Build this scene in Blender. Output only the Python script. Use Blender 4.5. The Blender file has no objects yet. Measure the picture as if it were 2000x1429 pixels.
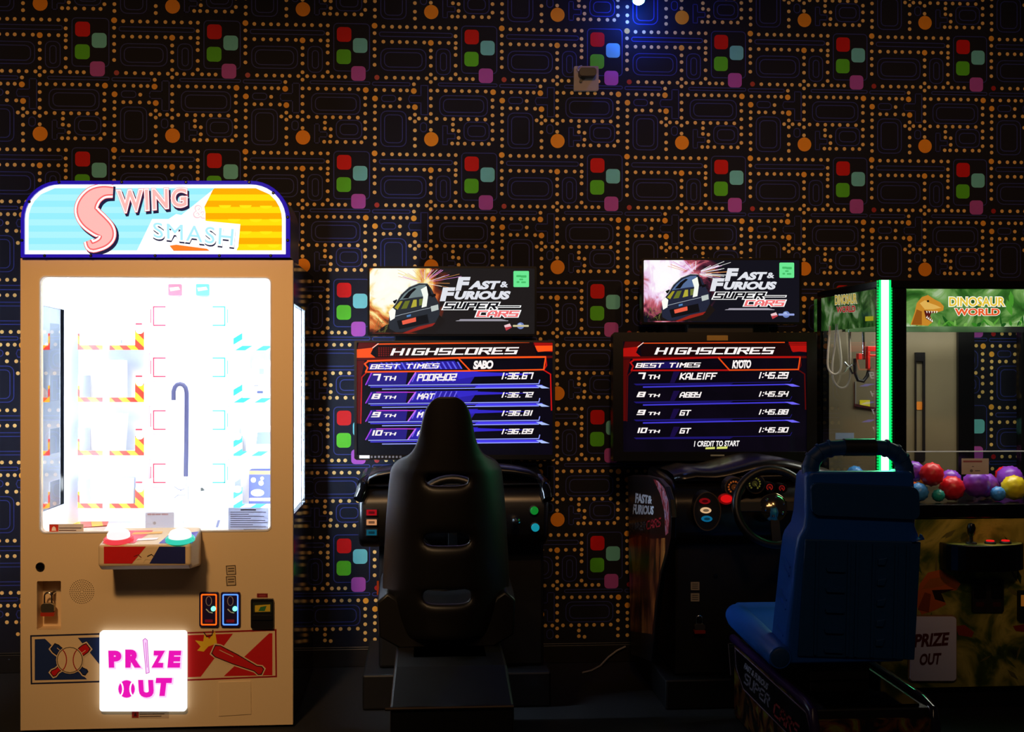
import bpy, bmesh, math, random
from mathutils import Vector, Matrix
from mathutils.geometry import tessellate_polygon

random.seed(7)
SC = bpy.context.scene
COL = SC.collection
V = Vector

# ------------------------------------------------------------------ camera
FPX = 2320.0; YAW = math.radians(4.2); CAMD = 5.4; CAMH = 1.355
cam = bpy.data.cameras.new('camera'); cam_o = bpy.data.objects.new('camera', cam); COL.objects.link(cam_o)
cam_o.location = (0, -CAMD, CAMH); cam_o.rotation_euler = (math.pi / 2, 0, -YAW)
cam.sensor_fit = 'HORIZONTAL'; cam.sensor_width = 36.0; cam.lens = 36.0 * FPX / 2000.0
cam.clip_start = 0.05
SC.camera = cam_o

# ------------------------------------------------------------------ world, exposure
w = bpy.data.worlds.new('world'); SC.world = w; w.use_nodes = True
w.node_tree.nodes['Background'].inputs[0].default_value = (0.010, 0.008, 0.012, 1)
w.node_tree.nodes['Background'].inputs[1].default_value = 0.5
SC.view_settings.view_transform = 'Standard'; SC.view_settings.look = 'None'
SC.view_settings.exposure = 0.0; SC.view_settings.gamma = 1.0; SC.view_settings.use_curve_mapping = False

# ------------------------------------------------------------------ room lamps (a ceiling spot, plus added wall spots and a soft fill)
def lamp(kind, name, loc, target, energy, color, **kw):
    l = bpy.data.lights.new(name, kind); l.energy = energy; l.color = color
    for k, v in kw.items(): setattr(l, k, v)
    o = bpy.data.objects.new(name, l); COL.objects.link(o); o.location = loc
    if target is not None:
        o.rotation_euler = (V(target) - V(loc)).to_track_quat('-Z', 'Y').to_euler()
    return o
lamp('SPOT', 'ceiling_spot', (-1.25, -4.6, 3.3), (-0.95, -0.9, 0.85), 330, (1.0, 0.62, 0.29), spot_size=math.radians(38), spot_blend=0.9, shadow_soft_size=0.16)
for lx, tx, pw in ((-1.5, -1.55, 190), (0.25, 0.35, 200), (1.9, 2.2, 165)):
    lamp('SPOT', 'added_wall_spot', (lx, -4.5, 3.6), (tx, 0.0, 1.70), pw, (1.0, 0.52, 0.21), spot_size=math.radians(44), spot_blend=1.0, shadow_soft_size=0.10)  # added spots that warm the wall, cones kept above the seats
lamp('AREA', 'ceiling_panel', (0.0, -5.2, 3.4), (0.1, 0.0, 1.3), 13, (1.0, 0.66, 0.40), shape='RECTANGLE', size=2.6, size_y=0.5)  # added overhead fill, stands in for general ambient light

# ------------------------------------------------------------------ photo pixel -> point helpers
CO = V((0, -CAMD, CAMH))
def ray(px, py):
    a = (px - 1000.0) / FPX; b = -(py - 714.5) / FPX
    return V((math.sin(YAW) + a * math.cos(YAW), math.cos(YAW) - a * math.sin(YAW), b))
def P(px, py, Y):
    d = ray(px, py); t = (Y + CAMD) / d.y
    return CO + d * t
def X(px, Y): return P(px, 714.5, Y).x
def Z(py, Y, px=1000): return P(px, py, Y).z

class Pl:
    """a plane of the scene: origin o, right u, up v, normal n towards the viewer"""
    def __init__(s, o, u=(1, 0, 0), v=(0, 0, 1)):
        s.o = V(o); s.u = V(u).normalized(); s.v = V(v).normalized(); s.n = s.u.cross(s.v)
    def l(s, p):
        d = ray(p[0], p[1]); t = (s.o - CO).dot(s.n) / d.dot(s.n)
        q = CO + d * t - s.o
        return (q.dot(s.u), q.dot(s.v))
    def ll(s, ps): return [s.l(p) for p in ps]
    def g(s, a, b, off=0.0): return s.o + s.u * a + s.v * b + s.n * off
def front(Y): return Pl((0, Y, 0))
def leftside(x): return Pl((x, 0, 0), (0, -1, 0), (0, 0, 1))
def topside(z): return Pl((0, 0, z), (1, 0, 0), (0, 1, 0))

def rr(x0, y0, x1, y1, r, n=5):
    if x0 > x1: x0, x1 = x1, x0
    if y0 > y1: y0, y1 = y1, y0
    r = min(r, (x1 - x0) / 2, (y1 - y0) / 2); o = []
    for cx, cy, a in ((x1 - r, y1 - r, 0), (x0 + r, y1 - r, 90), (x0 + r, y0 + r, 180), (x1 - r, y0 + r, 270)):
        for k in range(n + 1):
            t = math.radians(a + 90.0 * k / n); o.append((cx + r * math.cos(t), cy + r * math.sin(t)))
    return o
def ell(cx, cy, rx, ry=None, n=20, a0=0, a1=360):
    ry = rx if ry is None else ry
    full = abs(a1 - a0) >= 360
    m = n if full else n + 1
    return [(cx + rx * math.cos(math.radians(a0 + (a1 - a0) * k / n)), cy + ry * math.sin(math.radians(a0 + (a1 - a0) * k / n))) for k in range(m)]

# ------------------------------------------------------------------ materials
def lin(c):
    return tuple(((x / 255.0) / 12.92 if x / 255.0 <= 0.04045 else ((x / 255.0 + 0.055) / 1.055) ** 2.4) for x in c)
MATS = {}
def mat(name, rgb, rough=0.5, metal=0.0, var=0.12, scale=30.0, bump=0.0, emit=0.0, coat=0.0, spec=0.5, ecol=None):
    if name in MATS: return MATS[name]
    m = bpy.data.materials.new(name); m.use_nodes = True; nt = m.node_tree
    b = nt.nodes['Principled BSDF']; c = lin(rgb)
    n = nt.nodes.new('ShaderNodeTexNoise'); n.inputs['Scale'].default_value = scale; n.inputs['Detail'].default_value = 3
    tc = nt.nodes.new('ShaderNodeTexCoord'); nt.links.new(tc.outputs['Object'], n.inputs['Vector'])
    mx = nt.nodes.new('ShaderNodeMix'); mx.data_type = 'RGBA'
    mx.inputs[6].default_value = tuple(x * (1 - var) for x in c) + (1,)
    mx.inputs[7].default_value = tuple(min(1, x * (1 + var)) for x in c) + (1,)
    nt.links.new(n.outputs['Fac'], mx.inputs[0]); nt.links.new(mx.outputs[2], b.inputs['Base Color'])
    b.inputs['Roughness'].default_value = rough; b.inputs['Metallic'].default_value = metal
    b.inputs['Specular IOR Level'].default_value = spec
    if coat: b.inputs['Coat Weight'].default_value = coat; b.inputs['Coat Roughness'].default_value = 0.08
    if bump:
        bp = nt.nodes.new('ShaderNodeBump'); bp.inputs['Strength'].default_value = bump; bp.inputs['Distance'].default_value = 0.002
        nt.links.new(n.outputs['Fac'], bp.inputs['Height']); nt.links.new(bp.outputs[0], b.inputs['Normal'])
    if emit:
        e = lin(ecol) + (1,) if ecol else None
        if e: b.inputs['Emission Color'].default_value = e
        else: nt.links.new(mx.outputs[2], b.inputs['Emission Color'])
        b.inputs['Emission Strength'].default_value = emit
    MATS[name] = m; return m
def em(rgb, s=1.0):
    """a lit print or screen pixel colour"""
    k = 'lit_%d_%d_%d_%03d' % (rgb[0], rgb[1], rgb[2], round(s * 100))
    if k in MATS: return MATS[k]
    m = bpy.data.materials.new(k); m.use_nodes = True; nt = m.node_tree
    b = nt.nodes['Principled BSDF']; c = lin(rgb) + (1,)
    b.inputs['Base Color'].default_value = (0.004, 0.004, 0.004, 1); b.inputs['Roughness'].default_value = 0.2; b.inputs['Specular IOR Level'].default_value = 0.06
    b.inputs['Emission Color'].default_value = c; b.inputs['Emission Strength'].default_value = s
    MATS[k] = m; return m
def ink(rgb, rough=0.45): return mat('ink_%d_%d_%d' % tuple(rgb), rgb, rough, var=0.05, scale=60)
def glass_mat(name, tint=(1, 1, 1), refl=1.0):
    m = bpy.data.materials.new(name); m.use_nodes = True; nt = m.node_tree; nt.nodes.clear()
    o = nt.nodes.new('ShaderNodeOutputMaterial'); t = nt.nodes.new('ShaderNodeBsdfTransparent'); g = nt.nodes.new('ShaderNodeBsdfGlossy')
    fr = nt.nodes.new('ShaderNodeFresnel'); fr.inputs[0].default_value = 1.45; mx = nt.nodes.new('ShaderNodeMixShader')
    mu = nt.nodes.new('ShaderNodeMath'); mu.operation = 'MULTIPLY'; mu.inputs[1].default_value = refl
    t.inputs[0].default_value = tint + (1,); g.inputs['Roughness'].default_value = 0.02; g.inputs[0].default_value = (1, 1, 1, 1)
    ge = nt.nodes.new('ShaderNodeNewGeometry'); iv = nt.nodes.new('ShaderNodeMath'); iv.operation = 'SUBTRACT'; iv.inputs[0].default_value = 1.0
    m2 = nt.nodes.new('ShaderNodeMath'); m2.operation = 'MULTIPLY'
    nt.links.new(ge.outputs['Backfacing'], iv.inputs[1]); nt.links.new(fr.outputs[0], m2.inputs[0]); nt.links.new(iv.outputs[0], m2.inputs[1]); nt.links.new(m2.outputs[0], mu.inputs[0]); nt.links.new(mu.outputs[0], mx.inputs[0])
    nt.links.new(t.outputs[0], mx.inputs[1]); nt.links.new(g.outputs[0], mx.inputs[2]); nt.links.new(mx.outputs[0], o.inputs[0])
    MATS[name] = m; return m
def paper_mat(rgb):
    k = 'paper_%d_%d_%d' % tuple(rgb)
    if k in MATS: return MATS[k]
    m = bpy.data.materials.new(k); m.use_nodes = True; nt = m.node_tree; nt.nodes.clear()
    o = nt.nodes.new('ShaderNodeOutputMaterial'); d = nt.nodes.new('ShaderNodeBsdfDiffuse'); t = nt.nodes.new('ShaderNodeBsdfTranslucent'); mx = nt.nodes.new('ShaderNodeMixShader'); mx.inputs[0].default_value = 0.5
    for n in (d, t): n.inputs[0].default_value = lin(rgb) + (1,)
    nt.links.new(d.outputs[0], mx.inputs[1]); nt.links.new(t.outputs[0], mx.inputs[2]); nt.links.new(mx.outputs[0], o.inputs[0])
    MATS[k] = m; return m
def ramp_mat(name, stops, scale=8.0, detail=5.0, distort=1.0, emit=0.0, rough=0.4, centre=None, radius=1.0, noise_amt=0.5, stretch=(1, 1, 1)):
    """noise (or radial + noise) through a colour ramp; emits when it is a lit screen"""
    m = bpy.data.materials.new(name); m.use_nodes = True; nt = m.node_tree; b = nt.nodes['Principled BSDF']
    geo = nt.nodes.new('ShaderNodeNewGeometry')
    mp = nt.nodes.new('ShaderNodeVectorMath'); mp.operation = 'MULTIPLY'; mp.inputs[1].default_value = stretch
    nt.links.new(geo.outputs['Position'], mp.inputs[0])
    n = nt.nodes.new('ShaderNodeTexNoise'); n.inputs['Scale'].default_value = scale; n.inputs['Detail'].default_value = detail; n.inputs['Distortion'].default_value = distort
    nt.links.new(mp.outputs[0], n.inputs['Vector'])
    cr = nt.nodes.new('ShaderNodeValToRGB')
    el = cr.color_ramp.elements
    while len(el) < len(stops): el.new(0.5)
    for e, (p, c) in zip(el, stops): e.position = p; e.color = lin(c) + (1,)
    if centre is None: nt.links.new(n.outputs['Fac'], cr.inputs[0])
    else:
        d = nt.nodes.new('ShaderNodeVectorMath'); d.operation = 'DISTANCE'; d.inputs[1].default_value = centre
        nt.links.new(geo.outputs['Position'], d.inputs[0])
        dv = nt.nodes.new('ShaderNodeMath'); dv.operation = 'DIVIDE'; dv.inputs[1].default_value = radius; nt.links.new(d.outputs['Value'], dv.inputs[0])
        a = nt.nodes.new('ShaderNodeMath'); a.operation = 'MULTIPLY_ADD'; a.inputs[1].default_value = noise_amt
        nt.links.new(n.outputs['Fac'], a.inputs[0]); nt.links.new(dv.outputs[0], a.inputs[2])
        sb = nt.nodes.new('ShaderNodeMath'); sb.operation = 'SUBTRACT'; sb.inputs[1].default_value = noise_amt * 0.5
        nt.links.new(a.outputs[0], sb.inputs[0]); nt.links.new(sb.outputs[0], cr.inputs[0])
    if emit:
        b.inputs['Specular IOR Level'].default_value = 0.08; b.inputs['Base Color'].default_value = (0.004, 0.004, 0.004, 1); nt.links.new(cr.outputs[0], b.inputs['Emission Color']); b.inputs['Emission Strength'].default_value = emit
    else: nt.links.new(cr.outputs[0], b.inputs['Base Color'])
    b.inputs['Roughness'].default_value = rough
    MATS[name] = m; return m
def stripe_mat(name, ca, cb, period, sx=1.0, sz=1.0, rough=0.4):
    m = bpy.data.materials.new(name); m.use_nodes = True; nt = m.node_tree; b = nt.nodes['Principled BSDF']
    geo = nt.nodes.new('ShaderNodeNewGeometry'); d = nt.nodes.new('ShaderNodeVectorMath'); d.operation = 'DOT_PRODUCT'
    d.inputs[1].default_value = (sx / period, 0.3 / period, sz / period); nt.links.new(geo.outputs['Position'], d.inputs[0])
    fr = nt.nodes.new('ShaderNodeMath'); fr.operation = 'FRACT'; nt.links.new(d.outputs['Value'], fr.inputs[0])
    gt = nt.nodes.new('ShaderNodeMath'); gt.operation = 'GREATER_THAN'; gt.inputs[1].default_value = 0.5; nt.links.new(fr.outputs[0], gt.inputs[0])
    mx = nt.nodes.new('ShaderNodeMix'); mx.data_type = 'RGBA'; mx.inputs[6].default_value = lin(ca) + (1,); mx.inputs[7].default_value = lin(cb) + (1,)
    nt.links.new(gt.outputs[0], mx.inputs[0]); nt.links.new(mx.outputs[2], b.inputs['Base Color']); b.inputs['Roughness'].default_value = rough
    MATS[name] = m; return m

# ------------------------------------------------------------------ mesh builder
class MB:
    def __init__(s): s.v = []; s.f = []; s.mi = []; s.mats = []
    def _m(s, m):
        if m not in s.mats: s.mats.append(m)
        return s.mats.index(m)
    def add(s, vs, fs, m):
        k = len(s.v); i = s._m(m); s.v += [V(q) for q in vs]
        for f in fs: s.f.append(tuple(k + j for j in f)); s.mi.append(i)
    def box(s, x0, x1, y0, y1, z0, z1, m):
        vs = [(x, y, z) for z in (z0, z1) for y in (y0, y1) for x in (x0, x1)]
        s.add(vs, [(0, 2, 3, 1), (4, 5, 7, 6), (0, 1, 5, 4), (2, 6, 7, 3), (0, 4, 6, 2), (1, 3, 7, 5)], m)
    def obox(s, c, ax, ay, az, m):
        """oriented box: centre and three half-axis vectors"""
        c, ax, ay, az = V(c), V(ax), V(ay), V(az)
        vs = [c + ax * x + ay * y + az * z for z in (-1, 1) for y in (-1, 1) for x in (-1, 1)]
        s.add(vs, [(0, 2, 3, 1), (4, 5, 7, 6), (0, 1, 5, 4), (2, 6, 7, 3), (0, 4, 6, 2), (1, 3, 7, 5)], m)
    def flat(s, pl, pts, off, m, holes=()):
        loops = [list(pts)] + [list(h) for h in holes]
        tr = tessellate_polygon([[V((p[0], p[1], 0)) for p in L] for L in loops])
        fl = [p for L in loops for p in L]
        s.add([pl.g(p[0], p[1], off) for p in fl], [tuple(t) for t in tr], m)
    def px(s, pl, pts, off, m, holes=()):
        """flat print given in photo pixels, laid on the plane"""
        s.flat(pl, pl.ll(pts), off, m, [pl.ll(h) for h in holes])
    def prism(s, pl, pts, d0, d1, m, holes=(), m_side=None):
        loops = [list(pts)] + [list(h) for h in holes]
        tr = tessellate_polygon([[V((p[0], p[1], 0)) for p in L] for L in loops])
        fl = [p for L in loops for p in L]; n = len(fl)
        s.add([pl.g(p[0], p[1], d0) for p in fl] + [pl.g(p[0], p[1], d1) for p in fl], [tuple(t) for t in tr] + [tuple(n + j for j in t) for t in tr], m)
        ms = m_side or m
        for L in loops:
            k = len(L)
            vs = [pl.g(p[0], p[1], d0) for p in L] + [pl.g(p[0], p[1], d1) for p in L]
            s.add(vs, [(j, (j + 1) % k, k + (j + 1) % k, k + j) for j in range(k)], ms)
    def ppx(s, pl, pts, d0, d1, m, holes=(), m_side=None): s.prism(pl, pl.ll(pts), d0, d1, m, [pl.ll(h) for h in holes], m_side)
    def line(s, pl, pts, wpx, off, m, closed=False):
        """stroke of pixel width along a pixel polyline"""
        n = len(pts); seg = range(n if closed else n - 1)
        for i in seg:
            a = V(pts[i]); b = V(pts[(i + 1) % n]); d = (b - a)
            if d.length < 1e-6: continue
            d.normalize(); q = V((-d.y, d.x)) * wpx * 0.5; e = d * wpx * 0.3
            s.px(pl, [a - e + q, b + e + q, b + e - q, a - e - q], off, m)
    def tube(s, pts, r, m, n=10, closed=False, caps=True):
        pts = [V(p) for p in pts]; k = len(pts); rs = r if isinstance(r, (list, tuple)) else [r] * k
        up = None; rings = []
        for i in range(k):
            a = pts[(i - 1) % k] if (closed or i > 0) else pts[i]; b = pts[(i + 1) % k] if (closed or i < k - 1) else pts[i]
            d = (b - a).normalized()
            if up is None:
                up = V((0, 0, 1)) if abs(d.z) < 0.9 else V((1, 0, 0))
            up = (up - d * up.dot(d)).normalized(); sd = d.cross(up)
            rings.append([pts[i] + (up * math.cos(2 * math.pi * j / n) + sd * math.sin(2 * math.pi * j / n)) * rs[i] for j in range(n)])
        vs = [p for R in rings for p in R]; fs = []
        for i in range(k if closed else k - 1):
            for j in range(n):
                fs.append((i * n + j, i * n + (j + 1) % n, ((i + 1) % k) * n + (j + 1) % n, ((i + 1) % k) * n + j))
        if caps and not closed: fs += [tuple(range(n)), tuple(range((k - 1) * n, k * n))]
        s.add(vs, fs, m)
    def lathe(s, c, axis, prof, m, n=24):
        """profile [(radius, height along axis)]"""
        c = V(c); ax = V(axis).normalized(); a = ax.orthogonal().normalized(); b = ax.cross(a)
        vs = []; k = len(prof)
        for (r, h) in prof:
            for j in range(n):
                t = 2 * math.pi * j / n; vs.append(c + ax * h + (a * math.cos(t) + b * math.sin(t)) * max(r, 1e-5))
        fs = [(i * n + j, i * n + (j + 1) % n, (i + 1) * n + (j + 1) % n, (i + 1) * n + j) for i in range(k - 1) for j in range(n)]
        fs += [tuple(range(n)), tuple(range((k - 1) * n, k * n))]
        s.add(vs, fs, m)
    def loft(s, rings, m, caps=True):
        n = len(rings[0]); vs = [p for R in rings for p in R]
        fs = [(i * n + j, i * n + (j + 1) % n, (i + 1) * n + (j + 1) % n, (i + 1) * n + j) for i in range(len(rings) - 1) for j in range(n)]
        if caps: fs += [tuple(range(n)), tuple(range((len(rings) - 1) * n, len(rings) * n))]
        s.add(vs, fs, m)
    def build(s, name, parent=None, bevel=0.0, smooth=False, subsurf=0, solidify=0.0, seg=2, origin=None):
        if parent is not None: O = parent['_o'] if '_o' in parent else (0, 0, 0)
        else:
            if origin is None:
                xs = [p.x for p in s.v]; ys = [p.y for p in s.v]; zs = [p.z for p in s.v]
                origin = ((min(xs) + max(xs)) / 2, (min(ys) + max(ys)) / 2, min(zs))
            O = origin
        O = V(tuple(O))
        me = bpy.data.meshes.new(name); me.from_pydata([tuple(p - O) for p in s.v], [], s.f)
        for m in s.mats: me.materials.append(m)
        me.polygons.foreach_set('material_index', s.mi)
        bm = bmesh.new(); bm.from_mesh(me)
        bmesh.ops.remove_doubles(bm, verts=bm.verts, dist=1e-5)
        bmesh.ops.recalc_face_normals(bm, faces=bm.faces)
        bm.to_mesh(me); bm.free()
        o = bpy.data.objects.new(name, me); COL.objects.link(o)
        if parent is not None: o.parent = parent
        else: o.location = O
        o['_o'] = tuple(O)
        if solidify:
            q = o.modifiers.new('solidify', 'SOLIDIFY'); q.thickness = solidify; q.offset = 0
        if bevel:
            q = o.modifiers.new('bevel', 'BEVEL'); q.width = bevel; q.segments = seg; q.limit_method = 'ANGLE'; q.angle_limit = math.radians(40)
        if subsurf:
            q = o.modifiers.new('subsurf', 'SUBSURF'); q.levels = subsurf; q.render_levels = subsurf
        if smooth or subsurf:
            me.polygons.foreach_set('use_smooth', [True] * len(me.polygons))
            if smooth and not subsurf:
                try: me.set_sharp_from_angle(angle=math.radians(38))
                except Exception: pass
        me.update(); return o

def thing(name, loc, label, cat, group=None):
    o = bpy.data.objects.new(name, None); COL.objects.link(o); o.location = loc; o['_o'] = tuple(loc)
    o.empty_display_size = 0.1
    tag(o, label, cat, group); return o
def tag(o, label=None, cat=None, group=None, kind=None):
    if label: o['label'] = label
    if cat: o['category'] = cat
    if group: o['group'] = group
    if kind: o['kind'] = kind
    return o

# ------------------------------------------------------------------ lettering
TC = {}
def bglyph(sx, offset, spacing):
    k = (sx, offset, spacing)
    if k in TC: return TC[k]
    cu = bpy.data.curves.new('t', 'FONT'); cu.body = sx; cu.offset = offset; cu.fill_mode = 'FRONT'; cu.dimensions = '2D'; cu.resolution_u = 4; cu.space_character = spacing
    ob = bpy.data.objects.new('t', cu); COL.objects.link(ob)
    dg = bpy.context.evaluated_depsgraph_get(); dg.update()
    me = bpy.data.meshes.new_from_object(ob.evaluated_get(dg))
    vs = [(v.co.x, v.co.y) for v in me.vertices]; fs = [tuple(p.vertices) for p in me.polygons]
    bpy.data.objects.remove(ob); bpy.data.curves.remove(cu); bpy.data.meshes.remove(me)
    TC[k] = (vs, fs); return TC[k]
def quadmap(q, a, b):
    tl, tr, br, bl = [V(p) for p in q]
    top = tl.lerp(tr, a); bot = bl.lerp(br, a); return bot.lerp(top, b)
def q4(x0, y0, x1, y1, sl=0.0, rise=0.0):
    """pixel box -> quad with italics slant and a rise over the width"""
    return ((x0 + sl, y0), (x1 + sl, y0 - rise), (x1, y1 - rise), (x0, y1))
def text(mb, sx, pl, quad, off, m, bold=0.0, spacing=1.0, ref=None):
    vs, fs = bglyph(sx, bold, spacing)
    rv = bglyph(sx, ref, spacing)[0] if ref is not None else vs
    x0 = min(v[0] for v in rv); x1 = max(v[0] for v in rv); y0 = min(v[1] for v in rv); y1 = max(v[1] for v in rv)
    out = []
    for (x, y) in vs:
        p = quadmap(quad, (x - x0) / (x1 - x0), (y - y0) / (y1 - y0)); a, b = pl.l(p); out.append(pl.g(a, b, off))
    mb.add(out, fs, m)
G = {'H': '0006 4046 0343', 'I': '2026', 'G': '460600404323', 'S': '460603434000', 'C': '46060040', 'O': '0006464000', '0': '0006464000', 'R': '0006464303 2340', 'E': '46060040 0333',
     'B': '0006464000 0343', 'T': '0646 2620', 'M': '0006234640', 'm': '00064640 2620', 'K': '0006 460340', 'Y': '060343 464000', 'A': '000416364440 0242', 'L': '060040', 'F': '460600 0333', 'P': '0006464303',
     'D': '00063645413000', 'N': '0006 0640 4046', 'U': '06004046', '1': '2026', '2': '064643030040', '3': '06464000 0343', '4': '060343 4640', '5': '460603434000', '6': '460600404303', '7': '064640',
     '8': '0006464000 0343', '9': '430306464000', ':': '2121 2525', '.': '2020', ' ': ''}
NARROW = {'I': 1.6, '1': 1.6, ':': 1.6, '.': 1.6, ' ': 2.5}
def strokes(mb, sx, pl, quad, off, m, th=1.1, grow=0.0):
    """square techno lettering from strokes"""
    x = 0.0; segs = []
    for ch in sx:
        wd = NARROW.get(ch, 4.0); sh = x - (2 - wd / 2 if ch in NARROW else 0)
        for pl_ in G[ch].split():
            q = [(int(pl_[i]) + sh, int(pl_[i + 1])) for i in range(0, len(pl_), 2)]
            segs += list(zip(q[:-1], q[1:]))
        x += wd + 1.7
    W = x - 1.7; h = th / 2 + grow
    for a, b in segs:
        a = V(a); b = V(b); d = b - a; d = d.normalized() if d.length > 0 else V((1, 0)); nn = V((-d.y, d.x))
        cs = [a - d * h + nn * h, b + d * h + nn * h, b + d * h - nn * h, a - d * h - nn * h]
        ps = [quadmap(quad, (c.x + th / 2) / (W + th), (c.y + th / 2) / (6 + th)) for c in cs]
        mb.px(pl, ps, off, m)
# ================================================================== SETTING
M_wall = mat('wallpaper_ground', (27, 28, 38), 0.7, var=0.15, scale=4, bump=0.02, spec=0.15)
M_floor = ramp_mat('dark_carpet', [(0.3, (9, 8, 8)), (0.55, (17, 15, 14)), (0.75, (26, 23, 20))], scale=60, detail=6, rough=0.9)
M_base = mat('baseboard_black', (20, 19, 20), 0.45)
mb = MB(); mb.box(-4.2, 4.6, 0.0, 0.12, 0, 3.7, M_wall)
wall = tag(mb.build('wall_back', origin=(0, 0, 0)), kind='structure')
mb = MB(); mb.box(-4.2, 4.6, -6.6, 0.12, -0.1, 0.0, M_floor)
floor = tag(mb.build('floor', origin=(0, 0, 0)), kind='structure')
mb = MB(); mb.box(-4.2, 4.6, -0.014, 0.0, 0.0, 0.082, M_base); mb.box(-4.2, 4.6, -0.009, 0.0, 0.082, 0.090, M_base)
tag(mb.build('baseboard_back', origin=(0, 0, 0), bevel=0.003), kind='structure')

# printed wallpaper: rows of dots, double outlined rounded boxes and plain coloured blocks
I_dot = mat('print_dot', (255, 206, 120), 0.6, var=0.05, spec=0.2); I_big = mat('print_dot_large', (255, 178, 62), 0.6, var=0.05, spec=0.2)
I_disc = mat('print_disc', (255, 158, 34), 0.6, var=0.05, spec=0.2); I_line = mat('print_outline', (52, 60, 128), 0.6, var=0.05, spec=0.2)
I_red = mat('print_red', (215, 16, 14), 0.6, var=0.05, spec=0.2); I_cyan = mat('print_teal', (120, 214, 214), 0.6, var=0.05, spec=0.2)
I_grn = mat('print_green', (96, 200, 40), 0.6, var=0.05, spec=0.2); I_pur = mat('print_purple', (186, 86, 186), 0.6, var=0.05, spec=0.2); I_ch = mat('print_small_red', (170, 14, 20), 0.5)
CELL = 0.576; K = CELL / 888.0
def row(y, xs): return [(x, y) for x in xs]
dots = row(5, [61, 121, 175, 225, 283, 345, 401, 456, 515, 565]) + row(110, [0, 61, 121, 175, 225, 283, 345, 453, 515, 565])
dots += [(0, y) for y in (52, 163, 210, 272)] + [(564, y) for y in (62, 145, 193, 268, 328)] + [(391, y) for y in (165, 213, 272, 333, 385)]
dots += row(360, [80, 140, 198, 252, 303, 362, 423, 472, 530, 593, 640, 685]) + row(447, [8, 67, 130, 180, 225]) + [(273, 403)]
dots += row(445, [391, 437, 495, 553, 608, 660, 715, 775]) + row(560, [3, 62, 110, 173, 235]) + [(176, 507)] + [(391, y) for y in (500, 553, 608)]
dots += [(823, y) for y in (505, 553, 612, 672, 720, 780)] + [(2, y) for y in (605, 655, 718, 778, 825)]
dots += row(642, [246, 308, 357, 432, 490, 547, 600, 653, 712, 772]) + [(280, 615), (280, 663), (391, 663), (391, 720)] + [(280, y) for y in (725, 785, 833)]
dots += [(545, 680), (545, 720), (585, 725), (585, 773), (540, 813), (580, 813), (628, 813), (687, 813), (748, 813), (797, 813)]
bigs = [(0, 0), (391, 112), (272, 450), (827, 449), (3, 507), (280, 563)]
boxes = [(30, 40, 545, 75, 18), (40, 155, 360, 312, 50), (65, 180, 333, 288, 40), (425, 150, 530, 335, 40), (455, 178, 503, 307, 24), (-18, 390, 250, 418, 14), (440, 388, 858, 414, 13),
         (450, 475, 790, 622, 45), (476, 500, 764, 597, 36), (45, 480, 150, 530, 24), (40, 590, 222, 842, 45), (66, 616, 196, 816, 34), (315, 668, 365, 737, 24), (620, 658, 802, 792, 42), (646, 685, 776, 765, 32), (603, -14, 856, 322, 30)]
polys = [[(322, 410), (370, 410), (370, 615), (322, 615), (322, 532), (245, 532), (235, 507), (245, 482), (322, 482)], [(474, 690), (506, 690), (506, 745), (560, 745), (560, 780), (506, 780), (506, 822), (474, 822)]]
cols = [(I_red, 677, 65), (I_cyan, 788, 140), (I_grn, 675, 220), (I_pur, 776, 335)]
mb_dot, mb_line, mb_col = MB(), MB(), MB()
wp = Pl((0, 0, 0))
ox0 = -0.363 - 677 * K; oz0 = 2.850 + 65 * K
def ring_faces(mbx, outer, inner, m):
    n = len(outer)
    mbx.add([wp.g(p[0], p[1], 0.0006) for p in outer] + [wp.g(p[0], p[1], 0.0006) for p in inner], [(j, (j + 1) % n, n + (j + 1) % n, n + j) for j in range(n)], m)
for ci in range(-6, 7):
    for ri in range(-1, 6):
        ox = ox0 + ci * CELL; oz = oz0 - ri * 0.5765
        if ox > 3.6 or ox < -3.9: continue
        c = lambda p: (ox + p[0] * K, oz - p[1] * K)
        ok = lambda p: 0.10 < p[1] < 3.66
        def disc(mbx, p, r, m, n, off):
            q = c(p)
            if ok(q): mbx.add([wp.g(q[0] + r * K * math.cos(2 * math.pi * j / n), q[1] + r * K * math.sin(2 * math.pi * j / n), off) for j in range(n)], [tuple(range(n))], m)
        for p in dots: disc(mb_dot, p, 13.5, I_dot, 8, 0.0008)
        for p in bigs: disc(mb_dot, p, 20, I_big, 12, 0.0008)
        disc(mb_col, (394, 785), 50, I_disc, 24, 0.0010)
        disc(mb_col, (16, 360), 18, I_ch, 10, 0.0010)
        for m, x, y in cols:
            q = [c(p) for p in rr(x - 50, y - 51, x + 50, y + 51, 26, 4)]
            if min(z for _, z in q) > 0.095 and max(z for _, z in q) < 3.66: mb_col.flat(wp, q, 0.0010, m)
        for x0, y0, x1, y1, r in boxes:
            a = [c(p) for p in rr(x0, y0, x1, y1, r, 4)]; b = [c(p) for p in rr(x0 + 6, y0 + 6, x1 - 6, y1 - 6, max(r - 6, 2), 4)]
            if min(z for _, z in a) > 0.095 and max(z for _, z in a) < 3.66: ring_faces(mb_line, a, b, I_line)
        for pg in polys:
            cx = sum(p[0] for p in pg) / len(pg); cy = sum(p[1] for p in pg) / len(pg)
            a = [c(p) for p in pg]
            if min(z for _, z in a) < 0.095 or max(z for _, z in a) > 3.66: continue
            for i in range(len(a)):
                p0 = V(a[i]); p1 = V(a[(i + 1) % len(a)]); d = (p1 - p0).normalized(); nn = V((-d.y, d.x)) * 3 * K; e = d * 3 * K
                mb_line.flat(wp, [p0 - e + nn, p1 + e + nn, p1 + e - nn, p0 - e - nn], 0.0007, I_line)
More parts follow.
